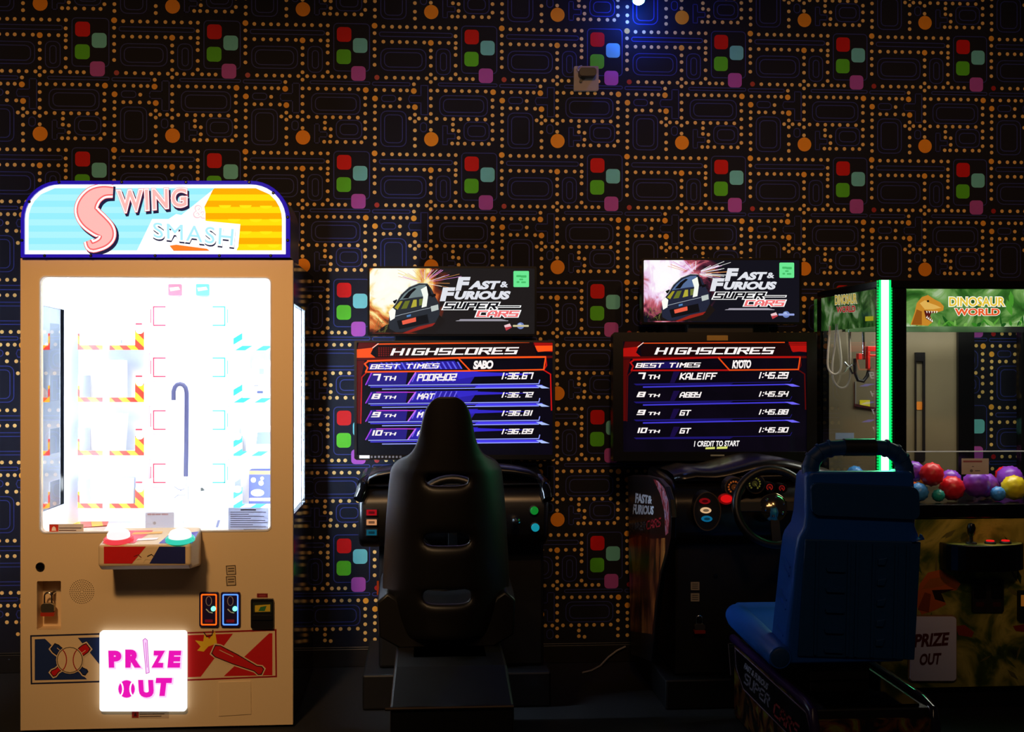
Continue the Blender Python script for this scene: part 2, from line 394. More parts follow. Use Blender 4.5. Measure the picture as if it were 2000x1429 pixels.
for b, n in ((mb_dot, 'wallpaper_dots'), (mb_line, 'wallpaper_outlines'), (mb_col, 'wallpaper_blocks')):
    o = b.build(n, wall); o['kind'] = 'stuff'

# white junction plate with a black plug-in adapter, high on the wall
t = thing('wall_outlet', P(1142, 178, 0), 'square pale outlet plate with black plug-in adapter high on the patterned wall', 'outlet')
M_plate = mat('plate_beige', (150, 132, 118), 0.5)
mb = MB(); mb.ppx(front(-0.002), rr(1120, 131, 1168, 179, 3), 0, 0.02, M_plate); mb.build('plate', t, bevel=0.003)
mb = MB(); mb.ppx(front(-0.022), rr(1129, 137, 1162, 153, 6), 0, 0.05, mat('adapter_black', (9, 9, 10), 0.4)); ad = mb.build('adapter', t, bevel=0.004)
mb = MB(); mb.ppx(front(-0.022), ell(1134, 159, 3), 0, 0.012, mat('adapter_black', (9, 9, 10))); mb.build('screw', t)
mb = MB(); mb.tube([P(1131, 140, -0.03), P(1127, 136, -0.03), P(1130, 131, -0.025), P(1136, 129, -0.008)], 0.004, M_plate); mb.build('cord', t, smooth=True)

# blue LED accent lamp near the top of the wall
pb = P(1247, 3, -0.10)
t = thing('led_accent_lamp', (pb.x, 0, pb.z), 'glowing blue-white LED accent lamp at the top of the patterned wall', 'lamp')
mk = mat('lamp_black', (10, 10, 12), 0.4)
mb = MB(); mb.lathe((pb.x, -0.001, pb.z + 0.06), (0, -1, 0), [(0.03, 0), (0.03, 0.012), (0.012, 0.016), (0.012, 0.06)], mk, 16); mb.build('bracket', t, smooth=True)
mb = MB(); mb.lathe((pb.x, -0.085, pb.z + 0.075), (0, -0.25, -1), [(0.018, 0), (0.032, 0.01), (0.034, 0.07), (0.03, 0.072)], mk, 20); mb.build('housing', t, smooth=True)
mb = MB(); mb.lathe((pb.x, -0.105, pb.z + 0.004), (0, -0.25, -1), [(0.026, 0), (0.026, 0.006), (0.018, 0.014), (0.004, 0.018)], em((150, 235, 255), 14), 20); mb.build('lens', t, smooth=True)
lamp('POINT', 'led_accent_glow', (pb.x - 0.01, -0.10, pb.z - 0.05), None, 3.5, (0.02, 0.10, 1.0), shadow_soft_size=0.03)

# pale cord on the floor beside the right-hand racing cabinet
mb = MB(); pts = []
for i, (px_, py_) in enumerate([(1222, 1262), (1205, 1270), (1188, 1283), (1172, 1300), (1155, 1309), (1138, 1313)]):
    d = ray(px_, py_); tt = (0.006 - CAMH) / d.z; q = CO + d * tt
    if q.y > -0.03: q = P(px_, py_, -0.03)
    pts.append(q)
mb.tube(pts, 0.004, mat('cord_grey', (150, 145, 140), 0.5), 6)
tag(mb.build('power_cord', smooth=True), 'thin pale power cord trailing from the wall across the dark floor', 'cord')

# ================================================================== SWING PRIZE MACHINE
FY = -0.9; BY = -0.08
fp = front(FY)
x0 = X(40, FY); x1 = X(572, FY); ztop = Z(506, FY, 300)
zz = lambda py, px=300: P(px, py, FY).z
M_gold = mat('cabinet_champagne', (226, 196, 152), 0.42, var=0.03, scale=400, bump=0.02)
M_blackgl = mat('cabinet_gloss_black', (7, 7, 9), 0.09, var=0.1)
M_inner = mat('interior_white', (236, 240, 246), 0.6, var=0.02)
M_gls = glass_mat('side_pane', (0.95, 0.98, 1.0), 0.8)
M_gll = glass_mat('mirror_coated_pane', (0.9, 0.95, 1.0), 2.2)
M_gl = glass_mat('clear_glass', (0.97, 0.985, 1.0), 0.8)
PM = thing('prize_machine', ((x0 + x1) / 2, FY, 0), 'tall lit prize arcade machine with champagne front and arched red and blue sign', 'arcade machine')
win = rr(*fp.l((79, 1039)), *fp.l((528, 543)), 0.02, 5)
rec = rr(*fp.l((72, 1230)), *fp.l((119, 1134)), 0.004, 2)
mb = MB(); mb.prism(fp, [(x0, 0.012), (x1, 0.012), (x1, ztop), (x0, ztop)], -0.03, 0.0, M_gold, [win, rec])
mb.build('front_panel', PM)
# carcass: sides with windows, back, deck, top, plinth
T = 0.018
zwt = zz(556); zwb = zz(1012)
for sd, xa in (('l', x0), ('r', x1 - T)):
    sp = Pl((xa, 0, 0), (0, 1, 0), (0, 0, 1))
    ch = 0.07
    hole = [(FY + 0.04, zz(1010)), (FY + 0.47, zz(1010)), (FY + 0.47, zz(594)), (FY + 0.04, zz(590))]
    mb = MB(); mb.prism(sp, [(FY + 0.03, 0.012), (BY, 0.012), (BY, ztop), (FY + 0.03, ztop)], 0, T, M_blackgl, [hole]); sw = mb.build('side_panel', PM, bevel=0.003)
    mb = MB(); mb.prism(sp, hole, T * 0.4, T * 0.6, M_gll if sd == 'l' else M_gls); mb.build('side_window', sw)
    li = Pl((x0 + T, 0, 0), (0, 1, 0), (0, 0, 1)) if sd == 'l' else Pl((x1 - T - 0.004, 0, 0), (0, 1, 0), (0, 0, 1))
    mb = MB(); mb.prism(li, [(FY + 0.03, zz(1030) - 0.06), (BY - 0.02, zz(1030) - 0.06), (BY - 0.02, ztop - 0.02), (FY + 0.03, ztop - 0.02)], 0, 0.004, M_inner, [hole]); mb.build('side_lining', sw)
mb = MB(); mb.box(x0 + T, x1 - T, BY - 0.02, BY, 0.012, ztop, M_blackgl); mb.build('back_panel', PM)
mb = MB(); mb.box(x0 + T, x1 - T, FY + 0.03, BY - 0.02, ztop - 0.02, ztop, M_inner); mb.build('ceiling_panel', PM)
zdeck = zz(1030) - 0.06
mb = MB(); mb.box(x0 + T, x1 - T, FY + 0.03, BY - 0.02, zdeck - 0.02, zdeck, M_inner); deck = mb.build('deck', PM)
for cx_ in (x0 + 0.08, x1 - 0.08):
    for cy_ in (FY + 0.1, BY - 0.1):
        mb = MB(); mb.lathe((cx_, cy_, 0.0), (0, 0, 1), [(0.022, 0), (0.022, 0.008), (0.01, 0.009), (0.01, 0.02)], M_base, 12); mb.build('foot', PM)
mb = MB(); mb.prism(fp, rr(*fp.l((79, 1039)), *fp.l((528, 543)), 0.02, 5), -0.022, -0.018, M_gl); glass = mb.build('front_window', PM)
mb = MB(); ow = rr(*fp.l((76.5, 1041.5)), *fp.l((530.5, 540.5)), 0.022, 5)
mb.prism(fp, ow, -0.004, 0.003, mat('window_gasket', (225, 225, 232), 0.4), [win]); mb.build('window_gasket', PM)
# light tubes inside
for px_, sd_ in ((66, 1), (541, -1)):
    q = P(px_, 760, FY + 0.045)
    mb = MB(); mb.tube([(q.x, FY + 0.05, zdeck + 0.05), (q.x, FY + 0.05, ztop - 0.05)], 0.012, em((205, 226, 255), 190)); lt = mb.build('light_tube', PM, smooth=True)
    mb = MB(); xa_ = q.x + sd_ * 0.018; mb.box(min(xa_, xa_ + sd_ * 0.003), max(xa_, xa_ + sd_ * 0.003), FY + 0.032, FY + 0.085, zdeck, ztop - 0.02, M_inner); mb.build('added_tube_shield', lt)  # added unseen plate: shields the back board, turns tube light to the window
mb = MB(); mb.tube([(x0 + 0.08, FY + 0.10, ztop - 0.045), (x1 - 0.08, FY + 0.10, ztop - 0.045)], 0.014, em((245, 250, 255), 9)); mb.build('light_tube', PM, smooth=True)
lamp('AREA', 'prize_machine_light', ((x0 + x1) / 2, FY + 0.32, ztop - 0.03), ((x0 + x1) / 2, FY + 0.34, 0.5), 7, (0.84, 0.95, 1.0), shape='RECTANGLE', size=0.8, size_y=0.4)
lamp('AREA', 'prize_machine_front_light', ((x0 + x1) / 2, FY + 0.06, zdeck + 0.14), ((x0 + x1) / 2, BY, 1.35), 4.5, (0.90, 0.96, 1.0), shape='RECTANGLE', size=0.8, size_y=0.06)
# back board with prints
BB = BY - 0.16; bp = front(BB)
xl = X(148, BB); xr = x1 - T
mb = MB(); mb.box(x0 + T, x1 - T, BB, BB + 0.012, zdeck, ztop - 0.02, M_inner); bb = mb.build('back_board', PM)
Rp, Cp = ink((240, 60, 90)), ink((70, 205, 205))
for y_ in (590, 690, 793, 897):
    for xa, s_, m_ in ((292, 1, Rp), (447, -1, Cp)):
        h_ = 54; mb = MB()
        mb.line(bp, [(xa, y_), (xa, y_ + h_), (xa + s_ * 32, y_ + h_)], 0.8, 0.001, m_); mb.line(bp, [(xa, y_), (xa + s_ * 32, y_)], 0.8, 0.001, m_)
        mb.line(bp, [(xa + s_ * 31, y_ + 9), (xa + s_ * 8, y_ + 9), (xa + s_ * 8, y_ + h_ - 9), (xa + s_ * 31, y_ + h_ - 9)], 2.6, 0.001, m_)
        mb.line(bp, [(xa + s_ * 2.5, y_ + 14), (xa + s_ * 2.5, y_ + h_ - 14)], 1.6, 0.001, m_); mb.build('printed_bracket', bb)
for (px_, py_) in [(350, 659), (403, 659), (350, 694), (403, 694), (350, 860), (403, 860), (350, 895), (403, 895)]:
    mb = MB(); mb.ppx(bp, ell(px_, py_, 1.8, n=8), 0, 0.004, mat('bolt_dark', (40, 40, 48), 0.4)); mb.build('bolt', bb)
mb = MB(); mb.box(X(337, BB), X(412, BB), BB - 0.025, BB - 0.0005, zz(950), zz(560), M_inner); rl = mb.build('rail_cover', PM, bevel=0.003)
for nm, xa, cA, cB in (('a', 330, (244, 100, 120), (255, 180, 150)), ('b', 384, (90, 190, 235), (190, 235, 255))):
    mb = MB(); q = front(BB - 0.03); mb.ppx(q, rr(xa, 555, xa + 25, 577, 2), 0, 0.012, ink(cA)); mb.px(q, [(xa + 2, 562), (xa + 20, 560), (xa + 23, 566), (xa + 4, 569)], 0.0125, ink(cB)); mb.build('printed_tile', rl)
# shelf trays: orange striped on the left, cyan striped on the right
S_or = stripe_mat('stripe_red_orange', (228, 40, 14), (250, 170, 10), 0.062, 1.0, 1.0); S_cy = stripe_mat('stripe_cyan', (40, 190, 205), (232, 250, 252), 0.085, -1.0, 1.6)
SY = BB - 0.17; spn = front(SY)
tiers = [683, 785, 889, 992]
def tray(xa, xb, yb, stripe, side):
    a = spn.l((xa, yb)); b = spn.l((xb, yb - 52))
    mb = MB(); mb.box(a[0], b[0], SY + 0.004, BB - 0.0005, a[1] + 0.004, a[1] + 0.010, M_inner)
    mb.box(a[0], a[0] + 0.004, SY + 0.004, BB - 0.0005, a[1] + 0.010, b[1], M_inner); mb.box(b[0] - 0.004, b[0], SY + 0.004, BB - 0.0005, a[1] + 0.010, b[1], M_inner)
    sh = mb.build('shelf', PM)
    mb = MB()
    if side == 'l': pts = [(xa, yb), (xb, yb), (xb, yb - 38), (xb - 17, yb - 38), (xb - 17, yb - 9), (xa + 3, yb - 9), (xa + 3, yb - 32), (xa, yb - 32)]
    else: pts = [(xa, yb), (xb, yb), (xb, yb - 9), (xa + 17, yb - 9), (xa + 17, yb - 42), (xa, yb - 42)]
    mb.ppx(spn, pts, -0.004, 0.001, stripe); ed = mb.build('striped_edge', sh)
    tags = [(ell(xb - 8, yb - 39, 8, 8, 14), (250, 240, 240)), (rr(xb - 16, yb - 52, xb - 3, yb - 49, 1), (230, 40, 60)), (rr(xa + 49, yb - 9, xa + 62, yb, 1), (250, 244, 238))] if side == 'l' else [(ell(xa + 8, yb - 38, 8, 7, 14), (245, 250, 252))]
    for pg, c_ in tags: mb = MB(); mb.px(spn, pg, 0.0016, ink(c_)); mb.build('printed_tag', sh)
    return a[1] + 0.010
zsh = [tray(152, 281, y_, S_or, 'l') for y_ in tiers]
zshr = [tray(456, 534, y_ + 1, S_cy, 'r') for y_ in tiers]
# prizes on the shelves
def carton(label, xa, xb, ytop, zb, Y, dep, m, deco=None, lean=0.0, cat='prize box'):
    q = front(Y); xA = X(xa, Y); xB = X(xb, Y); zt = P((xa + xb) / 2, ytop, Y).z
    t = thing('prize_box', ((xA + xB) / 2, Y + dep / 2, zb), label, cat, 'prizes on the shelves of the lit machine')
    mb = MB(); L = lean
    vs = [(xA, Y, zb), (xB, Y, zb), (xB, Y + dep, zb), (xA, Y + dep, zb), (xA + L, Y + 0.01, zt), (xB + L, Y + 0.01, zt), (xB + L, Y + dep, zt), (xA + L, Y + dep, zt)]
    mb.add(vs, [(0, 1, 5, 4), (1, 2, 6, 5), (2, 3, 7, 6), (3, 0, 4, 7), (4, 5, 6, 7), (0, 3, 2, 1)], m); mb.build('carton', t, bevel=0.002)
    if deco:
        mb = MB(); nq = Pl((0, Y, zb), (1, 0, 0), V((L * 0, 0.01, zt - zb)))
        for (pts, c) in deco: mb.px(nq, pts, 0.0015, ink(c))
        mb.build('printed_label', t)
    return t
W_ = mat('carton_white', (245, 246, 248), 0.5, var=0.02); Gy = mat('carton_grey', (176, 186, 204), 0.5, var=0.1)
py0 = SY + 0.03
carton('small white boxed prize on the top orange shelf of the lit machine', 214, 250, 610, zsh[0], py0, 0.07, W_, [(rr(233, 618, 246, 630, 2), (205, 210, 225)), (rr(222, 640, 246, 655, 2), (215, 220, 232)), (rr(236, 664, 239, 671, 1), (120, 125, 140))])
carton('plain white boxed prize on the second orange shelf of the lit machine', 183, 241, 703, zsh[1], py0, 0.07, W_, None)
carton('leaning white packet on the third orange shelf of the lit machine', 187, 240, 808, zsh[2], py0, 0.05, W_, [(rr(190, 812, 236, 815, 1), (190, 225, 215))], lean=0.012)
carton('white and grey packet lying on the lowest orange shelf', 196, 214, 940, zsh[3], py0 + 0.02, 0.06, W_, None, lean=0.01)
carton('grey printed box on the lowest orange shelf of the lit machine', 202, 261, 933, zsh[3], py0 - 0.02, 0.035, Gy, [(rr(206, 938, 222, 943, 2), (248, 248, 250)), (rr(228, 937, 252, 944, 3), (248, 248, 250)), ([(214, 950), (226, 950), (224, 974), (217, 974)], (240, 242, 246)), (rr(234, 953, 256, 966, 2), (150, 160, 190))])
carton('white box with small blue picture on the second cyan shelf', 492, 530, 704, zshr[1], py0, 0.07, W_, [(rr(506, 719, 516, 731, 3), (120, 135, 200)), (rr(514, 741, 528, 757, 2), (130, 140, 205)), (rr(502, 763, 514, 768, 1), (60, 70, 110)), (rr(496, 752, 505, 754, 0.5), (90, 90, 110))])
carton('white box with dark grey screen picture on the third cyan shelf', 480, 530, 832, zshr[2], py0, 0.07, W_, [([(503, 844), (530, 843), (530, 867), (500, 867)], (108, 120, 172))])
carton('navy box with white flowers on the lowest cyan shelf', 486, 531, 918, zshr[3], py0, 0.07, mat('carton_navy', (62, 72, 140), 0.5), [(rr(487, 919, 531, 926, 1), (240, 170, 90)), (ell(495, 937, 5), (250, 250, 252)), (ell(510, 943, 5), (250, 250, 252)), (ell(512, 934, 3.5), (250, 250, 252)), (ell(503, 962, 13, 7), (225, 235, 130)), (rr(487, 972, 531, 978, 1), (236, 210, 220))])
# swinging hook
hk = front(BB - 0.10)
t = PM
mb = MB(); path = [(339, 781), (339, 764), (341.5, 756), (346, 751), (352, 749.5), (358, 751.5), (362.5, 757), (364.5, 766), (364.5, 800), (364, 860), (363, 930)]
M_hk = mat('hook_slate', (70, 72, 110), 0.45)
mb.tube([hk.g(*hk.l(p)) for p in path], 0.0092, M_hk, 10); hook = mb.build('swing_hook', PM, smooth=True)
mb = MB(); mb.tube([hk.g(*hk.l((363, 930))), hk.g(*hk.l((362, 950)))], 0.005, mat('chrome', (200, 204, 210), 0.15, 1.0)); mb.build('hook_rod', hook, smooth=True)
q = hk.l((340, 978)); q2 = hk.l((412, 948))
mb = MB(); mb.box(q[0], q2[0], BB - 0.13, BB - 0.03, q[1], q2[1], M_inner); mc = mb.build('hook_carriage', PM, bevel=0.004)
mb = MB(); mb.tube([(q[0] + 0.02, BB - 0.08, zdeck), (q[0] + 0.02, BB - 0.08, q[1])], 0.012, M_inner); mb.tube([(q2[0] - 0.02, BB - 0.08, zdeck), (q2[0] - 0.02, BB - 0.08, q[1])], 0.012, M_inner); mb.build('carriage_post', mc, smooth=True)
cf = front(BB - 0.13)
mb = MB()
for pts in ([(341, 950), (348, 955), (355, 957)], [(341, 972), (348, 966), (362, 966)], [(352, 958), (360, 954)], [(368, 950), (368, 975)]): mb.line(cf, pts, 1.4, 0.001, ink((110, 120, 150)))
mb.px(cf, [(392, 952), (396, 952), (399, 956), (402, 957), (392, 959)], 0.001, ink((50, 60, 60))); mb.build('carriage_print', mc)
# printed deck and cards
dp = topside(zdeck)
mb = MB()
Sd = stripe_mat('stripe_deck', (238, 70, 40), (252, 190, 40), 0.09, 1.0, 0.0)
mb.px(dp, [(92, 1036), (100, 1018), (214, 1014), (208, 1028)], 0.001, Sd); mb.px(dp, [(160, 1030), (210, 1026), (200, 1042), (150, 1046)], 0.001, ink((244, 150, 130)))
mb.px(dp, [(352, 1010), (368, 1008), (362, 1016), (350, 1017)], 0.001, ink((246, 190, 200))); mb.px(dp, [(380, 1016), (410, 1012), (432, 1012), (420, 1030), (370, 1032)], 0.001, ink((235, 238, 245)))
mb.px(dp, [(427, 1010), (432, 1010), (426, 1030), (421, 1030)], 0.0015, ink((90, 95, 140))); mb.build('deck_print', deck)
gp = front(FY + 0.017)
mb = MB(); mb.px(gp, rr(446, 991, 524, 1037, 1), 0.0005, paper_mat((176, 186, 214)))
for k, wd in enumerate((70, 36, 66, 40, 68, 72, 44, 70)): mb.px(gp, rr(450, 999 + k * 4.1, 450 + wd, 1000.4 + k * 4.1, 0.2), 0.001, ink((104, 112, 150)))
mb.px(gp, rr(470, 994, 500, 996.5, 0.5), 0.001, ink((70, 80, 120))); mb.px(gp, rr(476, 1033, 500, 1034.5, 0.4), 0.001, ink((70, 80, 120)))
mb.build('rules_sheet', glass)
mb = MB(); g2 = front(FY + 0.045); mb.ppx(g2, rr(284, 1000, 340, 1032, 1), 0, 0.0015, paper_mat((232, 234, 244))); [mb.px(g2, rr(a_, 1002.5, b_, 1005.5, 1), 0.002, ink((214, 190, 214))) for a_, b_ in ((288, 296), (297, 303), (304, 314), (316, 329))]; mb.px(g2, ell(302, 1021, 3), 0.002, ink((200, 200, 215))); mb.build('price_card', deck)
mb = MB(); mb.px(gp, rr(96, 1023, 163, 1042, 0.5), 0.0005, ink((226, 222, 226))); mb.px(gp, rr(97, 1024, 114, 1041, 0.5), 0.001, ink((212, 50, 30))); mb.px(gp, [(101, 1036), (102, 1030), (105.5, 1027), (109, 1030), (110, 1036)], 0.0015, ink((252, 240, 236)))
for yy, wd in ((1030, 44), (1034.5, 34)): mb.px(gp, rr(115, yy, 115 + wd, yy + 1.6, 0.2), 0.001, ink((80, 50, 50)))
mb.build('warning_sticker', glass)

# ---- arched sign
TY = FY - 0.005; tp = front(TY)
def arch(l, t_, r_, b_, rad):
    return [(l, b_), (r_, b_)] + [(r_, t_ + rad)][:0] + ell(r_ - rad, t_ + rad, rad, rad, 10, 0, -90) + ell(l + rad, t_ + rad, rad, rad, 10, -90, -180)
out_px = arch(43, 354, 567, 503, 76); face_px = arch(50, 361, 559, 497, 68); art_px = arch(57, 367, 551, 490, 62)
M_blue = mat('trim_blue', (40, 30, 190), 0.15, emit=0.35, ecol=(40, 20, 230))
mb = MB(); mb.ppx(tp, out_px, -0.30, 0.0, mat('sign_case', (30, 26, 60), 0.3)); sign = mb.build('sign_case', PM, bevel=0.004)
mb = MB(); mb.ppx(tp, out_px, 0.0, 0.016, M_blue, [face_px]); tr = mb.build('sign_trim', sign, bevel=0.003)
for (px_, py_) in [(60, 395), (46, 470), (118, 357), (240, 357), (365, 357), (488, 357), (535, 378), (563, 425), (563, 470), (90, 500), (180, 500), (305, 500), (430, 500), (530, 500)]:
    mb = MB(); p = tp.l((px_, py_)); mb.lathe(tp.g(p[0], p[1], 0.016), (0, -1, 0), [(0.006, 0), (0.006, 0.002), (0.003, 0.004)], mat('chrome', (200, 204, 210)), 8); mb.build('trim_screw', sign)
mb = MB(); mb.ppx(tp, face_px, 0.0, 0.006, em((255, 255, 255), 1.08)); sf = mb.build('lit_sign_face', PM)
mb = MB()
# pale blue left field and orange right field of the artwork
def clip_band(y0_, y1_, xl_, xr_, side):
    # band of the field limited by the rounded corner
    def edge(y):
        if side == 'l':
            cx, cy, r = 119, 429, 62
            return cx - math.sqrt(max(r * r - (y - cy) ** 2, 0)) if y < cy else 57
        cx, cy, r = 489, 429, 62
        return cx + math.sqrt(max(r * r - (y - cy) ** 2, 0)) if y < cy else 551
    return [edge(y0_), edge(y1_)]
pal = [(150, 236, 250), (172, 242, 254)]; por = [(255, 176, 0), (255, 226, 10)]
for k in range(10):
    ya = 368 + k * 12.1; yb = ya + 12.1; e0, e1 = clip_band(ya, yb, 0, 0, 'l')
    mb.px(tp, [(e0, ya), (420 - (ya - 368) * 1.25, ya), (420 - (yb - 368) * 1.25, yb), (e1, yb)], 0.0065, em(pal[k % 2], 1.05))
    ra = 422 - (ya - 368) * 0.55 if ya < 400 else 404
    f0, f1 = clip_band(ya, yb, 0, 0, 'r')
    la = 418 - (ya - 368) * 0.5 if ya < 405 else 402; lb = 418 - (yb - 368) * 0.5 if yb < 405 else 402
    mb.px(tp, [(la, ya), (f0, ya), (f1, yb), (lb, yb)], 0.0065, em(por[k % 2], 1.0))
for (cx, cy) in [(440, 401), (480, 401), (520, 402), (458, 428), (500, 428), (538, 428), (480, 452), (520, 452), (495, 478), (535, 478)]: mb.px(tp, ell(cx, cy, 12, 6, 12, 0, 180), 0.0068, em((255, 236, 20), 1.0))
mb.px(tp, [(268, 490), (298, 428), (330, 428), (345, 418), (405, 432), (470, 438), (466, 482), (462, 490)], 0.007, em((255, 255, 255), 1.2))
mb.px(tp, [(340, 490), (332, 480), (345, 478), (405, 486), (410, 490)], 0.0072, em((255, 130, 40), 1.0))
mb.build('sign_artwork', sf)
mb = MB()
nv = em((34, 32, 70), 0.9); wh = em((255, 255, 255), 1.2); pk = em((255, 190, 184), 1.0); pk2 = em((250, 110, 110), 1.0)
qs = ((155, 366), (226, 366), (232, 488), (170, 486)); sh = lambda q, dx, dy: tuple((a + dx, b + dy) for a, b in q)
# the big swooping S as one tapered stroke
spath = [(222, 374, 9), (203, 374, 11), (185, 382, 15), (173, 397, 18), (170, 412, 20), (178, 426, 21), (193, 439, 20), (206, 450, 17), (210, 461, 14), (205, 471, 11), (194, 478, 9), (180, 481, 8), (174, 470, 6)]
def smooth3(q, m_=4):
    o = []
    for i in range(len(q) - 1):
        a, b, c, d = [V(q[min(max(i + k, 0), len(q) - 1)]) for k in (-1, 0, 1, 2)]
        for k in range(m_):
            t_ = k / m_; o.append(tuple(0.5 * (2 * b + (c - a) * t_ + (2 * a - 5 * b + 4 * c - d) * t_ ** 2 + (3 * b - a - 3 * c + d) * t_ ** 3)))
    return o + [tuple(q[-1])]
spath = smooth3(spath)
def swoosh(grow, off, m, dx=0, dy=0):
    L, Rr = [], []
    n = len(spath)
    for i, (a, b, wd) in enumerate(spath):
        p = V((a, b)); pa = V(spath[max(i - 1, 0)][:2]); pb_ = V(spath[min(i + 1, n - 1)][:2]); d = (pb_ - pa).normalized(); nn = V((-d.y, d.x))
        L.append(p + nn * (wd + grow)); Rr.append(p - nn * (wd + grow))
    for i in range(n - 1): mb.px(tp, [(L[i].x + dx, L[i].y + dy), (L[i + 1].x + dx, L[i + 1].y + dy), (Rr[i + 1].x + dx, Rr[i + 1].y + dy), (Rr[i].x + dx, Rr[i].y + dy)], off, m)
swoosh(5, 0.0076, nv, 4, 5); swoosh(4.5, 0.0080, pk2, 0, 0); swoosh(3.2, 0.0084, wh); swoosh(-0.5, 0.0088, pk2); swoosh(-3.5, 0.0092, pk)
qw = ((229, 372), (366, 367), (366, 404), (232, 417))
text(mb, 'WING', tp, sh(qw, 3, 5), 0.0076, nv, 0.075, 1.15, ref=0.03); text(mb, 'WING', tp, qw, 0.0080, pk2, 0.07, 1.15, ref=0.03); text(mb, 'WING', tp, qw, 0.0084, wh, 0.055, 1.15, ref=0.03); text(mb, 'WING', tp, qw, 0.0088, pk, 0.02, 1.15, ref=0.03)
mb.build('lettering', sf)
mb = MB(); lb_ = em((176, 238, 250), 1.05)
qh = ((298, 433), (459, 446), (456, 482), (300, 465))
text(mb, 'SMASH', tp, sh(qh, 1, 4), 0.0080, nv, 0.05, 1.12, ref=0.03); text(mb, 'SMASH', tp, sh(qh, 0, 0), 0.0084, wh, 0.07, 1.12, ref=0.03); text(mb, 'SMASH', tp, qh, 0.0088, lb_, 0.0, 1.12, ref=0.03)
text(mb, '&', tp, ((378, 400), (402, 402), (402, 428), (378, 426)), 0.0084, em((250, 200, 210), 1.1), 0.03); text(mb, '&', tp, ((380, 402), (400, 404), (400, 426), (380, 424)), 0.0088, em((255, 250, 235), 1.2), 0.0)
mb.build('lettering', sf)

# ---- control console
cz_t = zz(1046); cyf = FY - 0.20; kf = front(cyf)
ca = kf.l((191, 1064)); cb = kf.l((373, 1106))
mb = MB(); cxl, cxr = ca[0], cb[0]; ztf = ca[1]; zbf = cb[1]
prof = [(FY - 0.0005, zbf - 0.03), (cyf + 0.03, zbf - 0.012), (cyf, zbf + 0.006), (cyf, ztf), (FY - 0.0005, ztf + 0.035)]
r0 = [V((cxl, y_, z_)) for y_, z_ in prof]; r1 = [V((cxr, y_, z_)) for y_, z_ in prof]
mb.loft([r0, r1], M_gold); con = mb.build('control_console', PM, bevel=0.010, seg=3)
mb = MB()
mb.px(kf, [(203, 1067), (285, 1067), (258, 1100), (203, 1100)], 0.001, ink((206, 16, 18))); mb.px(kf, [(311, 1067), (362, 1067), (362, 1100), (292, 1100)], 0.001, ink((22, 30, 96)))
mb.px(kf, [(268, 1082), (274, 1085), (280, 1076), (284, 1083), (292, 1081), (288, 1088), (296, 1093), (284, 1092), (280, 1099), (276, 1091), (266, 1093), (272, 1087)], 0.0014, ink((226, 196, 150)))
mb.line(kf, [(262, 1086), (270, 1083), (276, 1088)], 1.5, 0.0018, ink((120, 20, 20))); mb.line(kf, [(288, 1086), (296, 1082), (302, 1087)], 1.5, 0.0018, ink((60, 50, 40))); mb.build('front_print', con)
slope = Pl((0, cyf, ztf), (1, 0, 0), (0, 0.2, 0.035))
mb = MB(); mb.px(slope, [(200, 1061), (222, 1036), (300, 1036), (262, 1061)], 0.001, ink((226, 60, 80))); mb.px(slope, [(310, 1061), (330, 1044), (388, 1038), (376, 1061)], 0.001, ink((66, 50, 170))); mb.px(slope, [(262, 1040), (318, 1038), (316, 1042), (256, 1044)], 0.0014, ink((240, 170, 40)))
mb.px(slope, [(270, 1052), (310, 1050), (306, 1054), (266, 1056)], 0.0014, ink((250, 240, 240))); mb.build('top_print', con)
for px_, c1, c2, lb in ((232, (255, 70, 80), (255, 236, 236), 'glowing white push button with pink skirt'), (352, (60, 220, 190), (240, 255, 252), 'glowing white push button with green skirt')):
    p = slope.l((px_, 1055)); c0 = slope.g(p[0], p[1], 0.0)
    mb = MB(); mb.lathe(c0, slope.n, [(0.052, 0), (0.052, 0.008), (0.046, 0.014)], em(c1, 0.9), 28); bt = mb.build('push_button', PM, smooth=True); bt['label'] = lb
    mb = MB(); mb.lathe(c0 + slope.n * 0.012, slope.n, [(0.040, 0), (0.040, 0.012), (0.034, 0.022), (0.018, 0.029), (0.003, 0.031)], em(c2, 1.15), 28); mb.build('button_dome', bt, smooth=True)

# ---- small fittings on the front
mb = MB(); p = fp.l((79, 1106)); mb.lathe(fp.g(p[0], p[1]), (0, -1, 0), [(0.016, 0), (0.016, 0.006), (0.012, 0.010), (0.011, 0.006), (0.002, 0.006)], mat('lock_dark', (34, 32, 34), 0.3, 0.8), 18); mb.build('cylinder_lock', PM, smooth=True)
ra = fp.l((72, 1230)); rb = fp.l((119, 1134))
mb = MB(); mb.box(ra[0] - 0.004, rb[0] + 0.004, FY + 0.07, FY + 0.076, ra[1] - 0.004, rb[1] + 0.004, M_gold)
mb.box(ra[0] - 0.004, ra[0], FY + 0.03, FY + 0.07, ra[1], rb[1], M_gold); mb.box(rb[0], rb[0] + 0.004, FY + 0.03, FY + 0.07, ra[1], rb[1], M_gold)
mb.box(ra[0] - 0.004, rb[0] + 0.004, FY + 0.03, FY + 0.07, ra[1] - 0.004, ra[1], M_gold); mb.box(ra[0] - 0.004, rb[0] + 0.004, FY + 0.03, FY + 0.07, rb[1], rb[1] + 0.004, M_gold); rc = mb.build('lock_recess', PM)
mb = MB(); cxp = (ra[0] + rb[0]) / 2; zh = zz(1160); mb.tube([(cxp, FY + 0.07, zh), (cxp, FY + 0.03, zh)], 0.006, mat('chrome', (200, 204, 210))); mb.build('hasp_pin', rc, smooth=True)
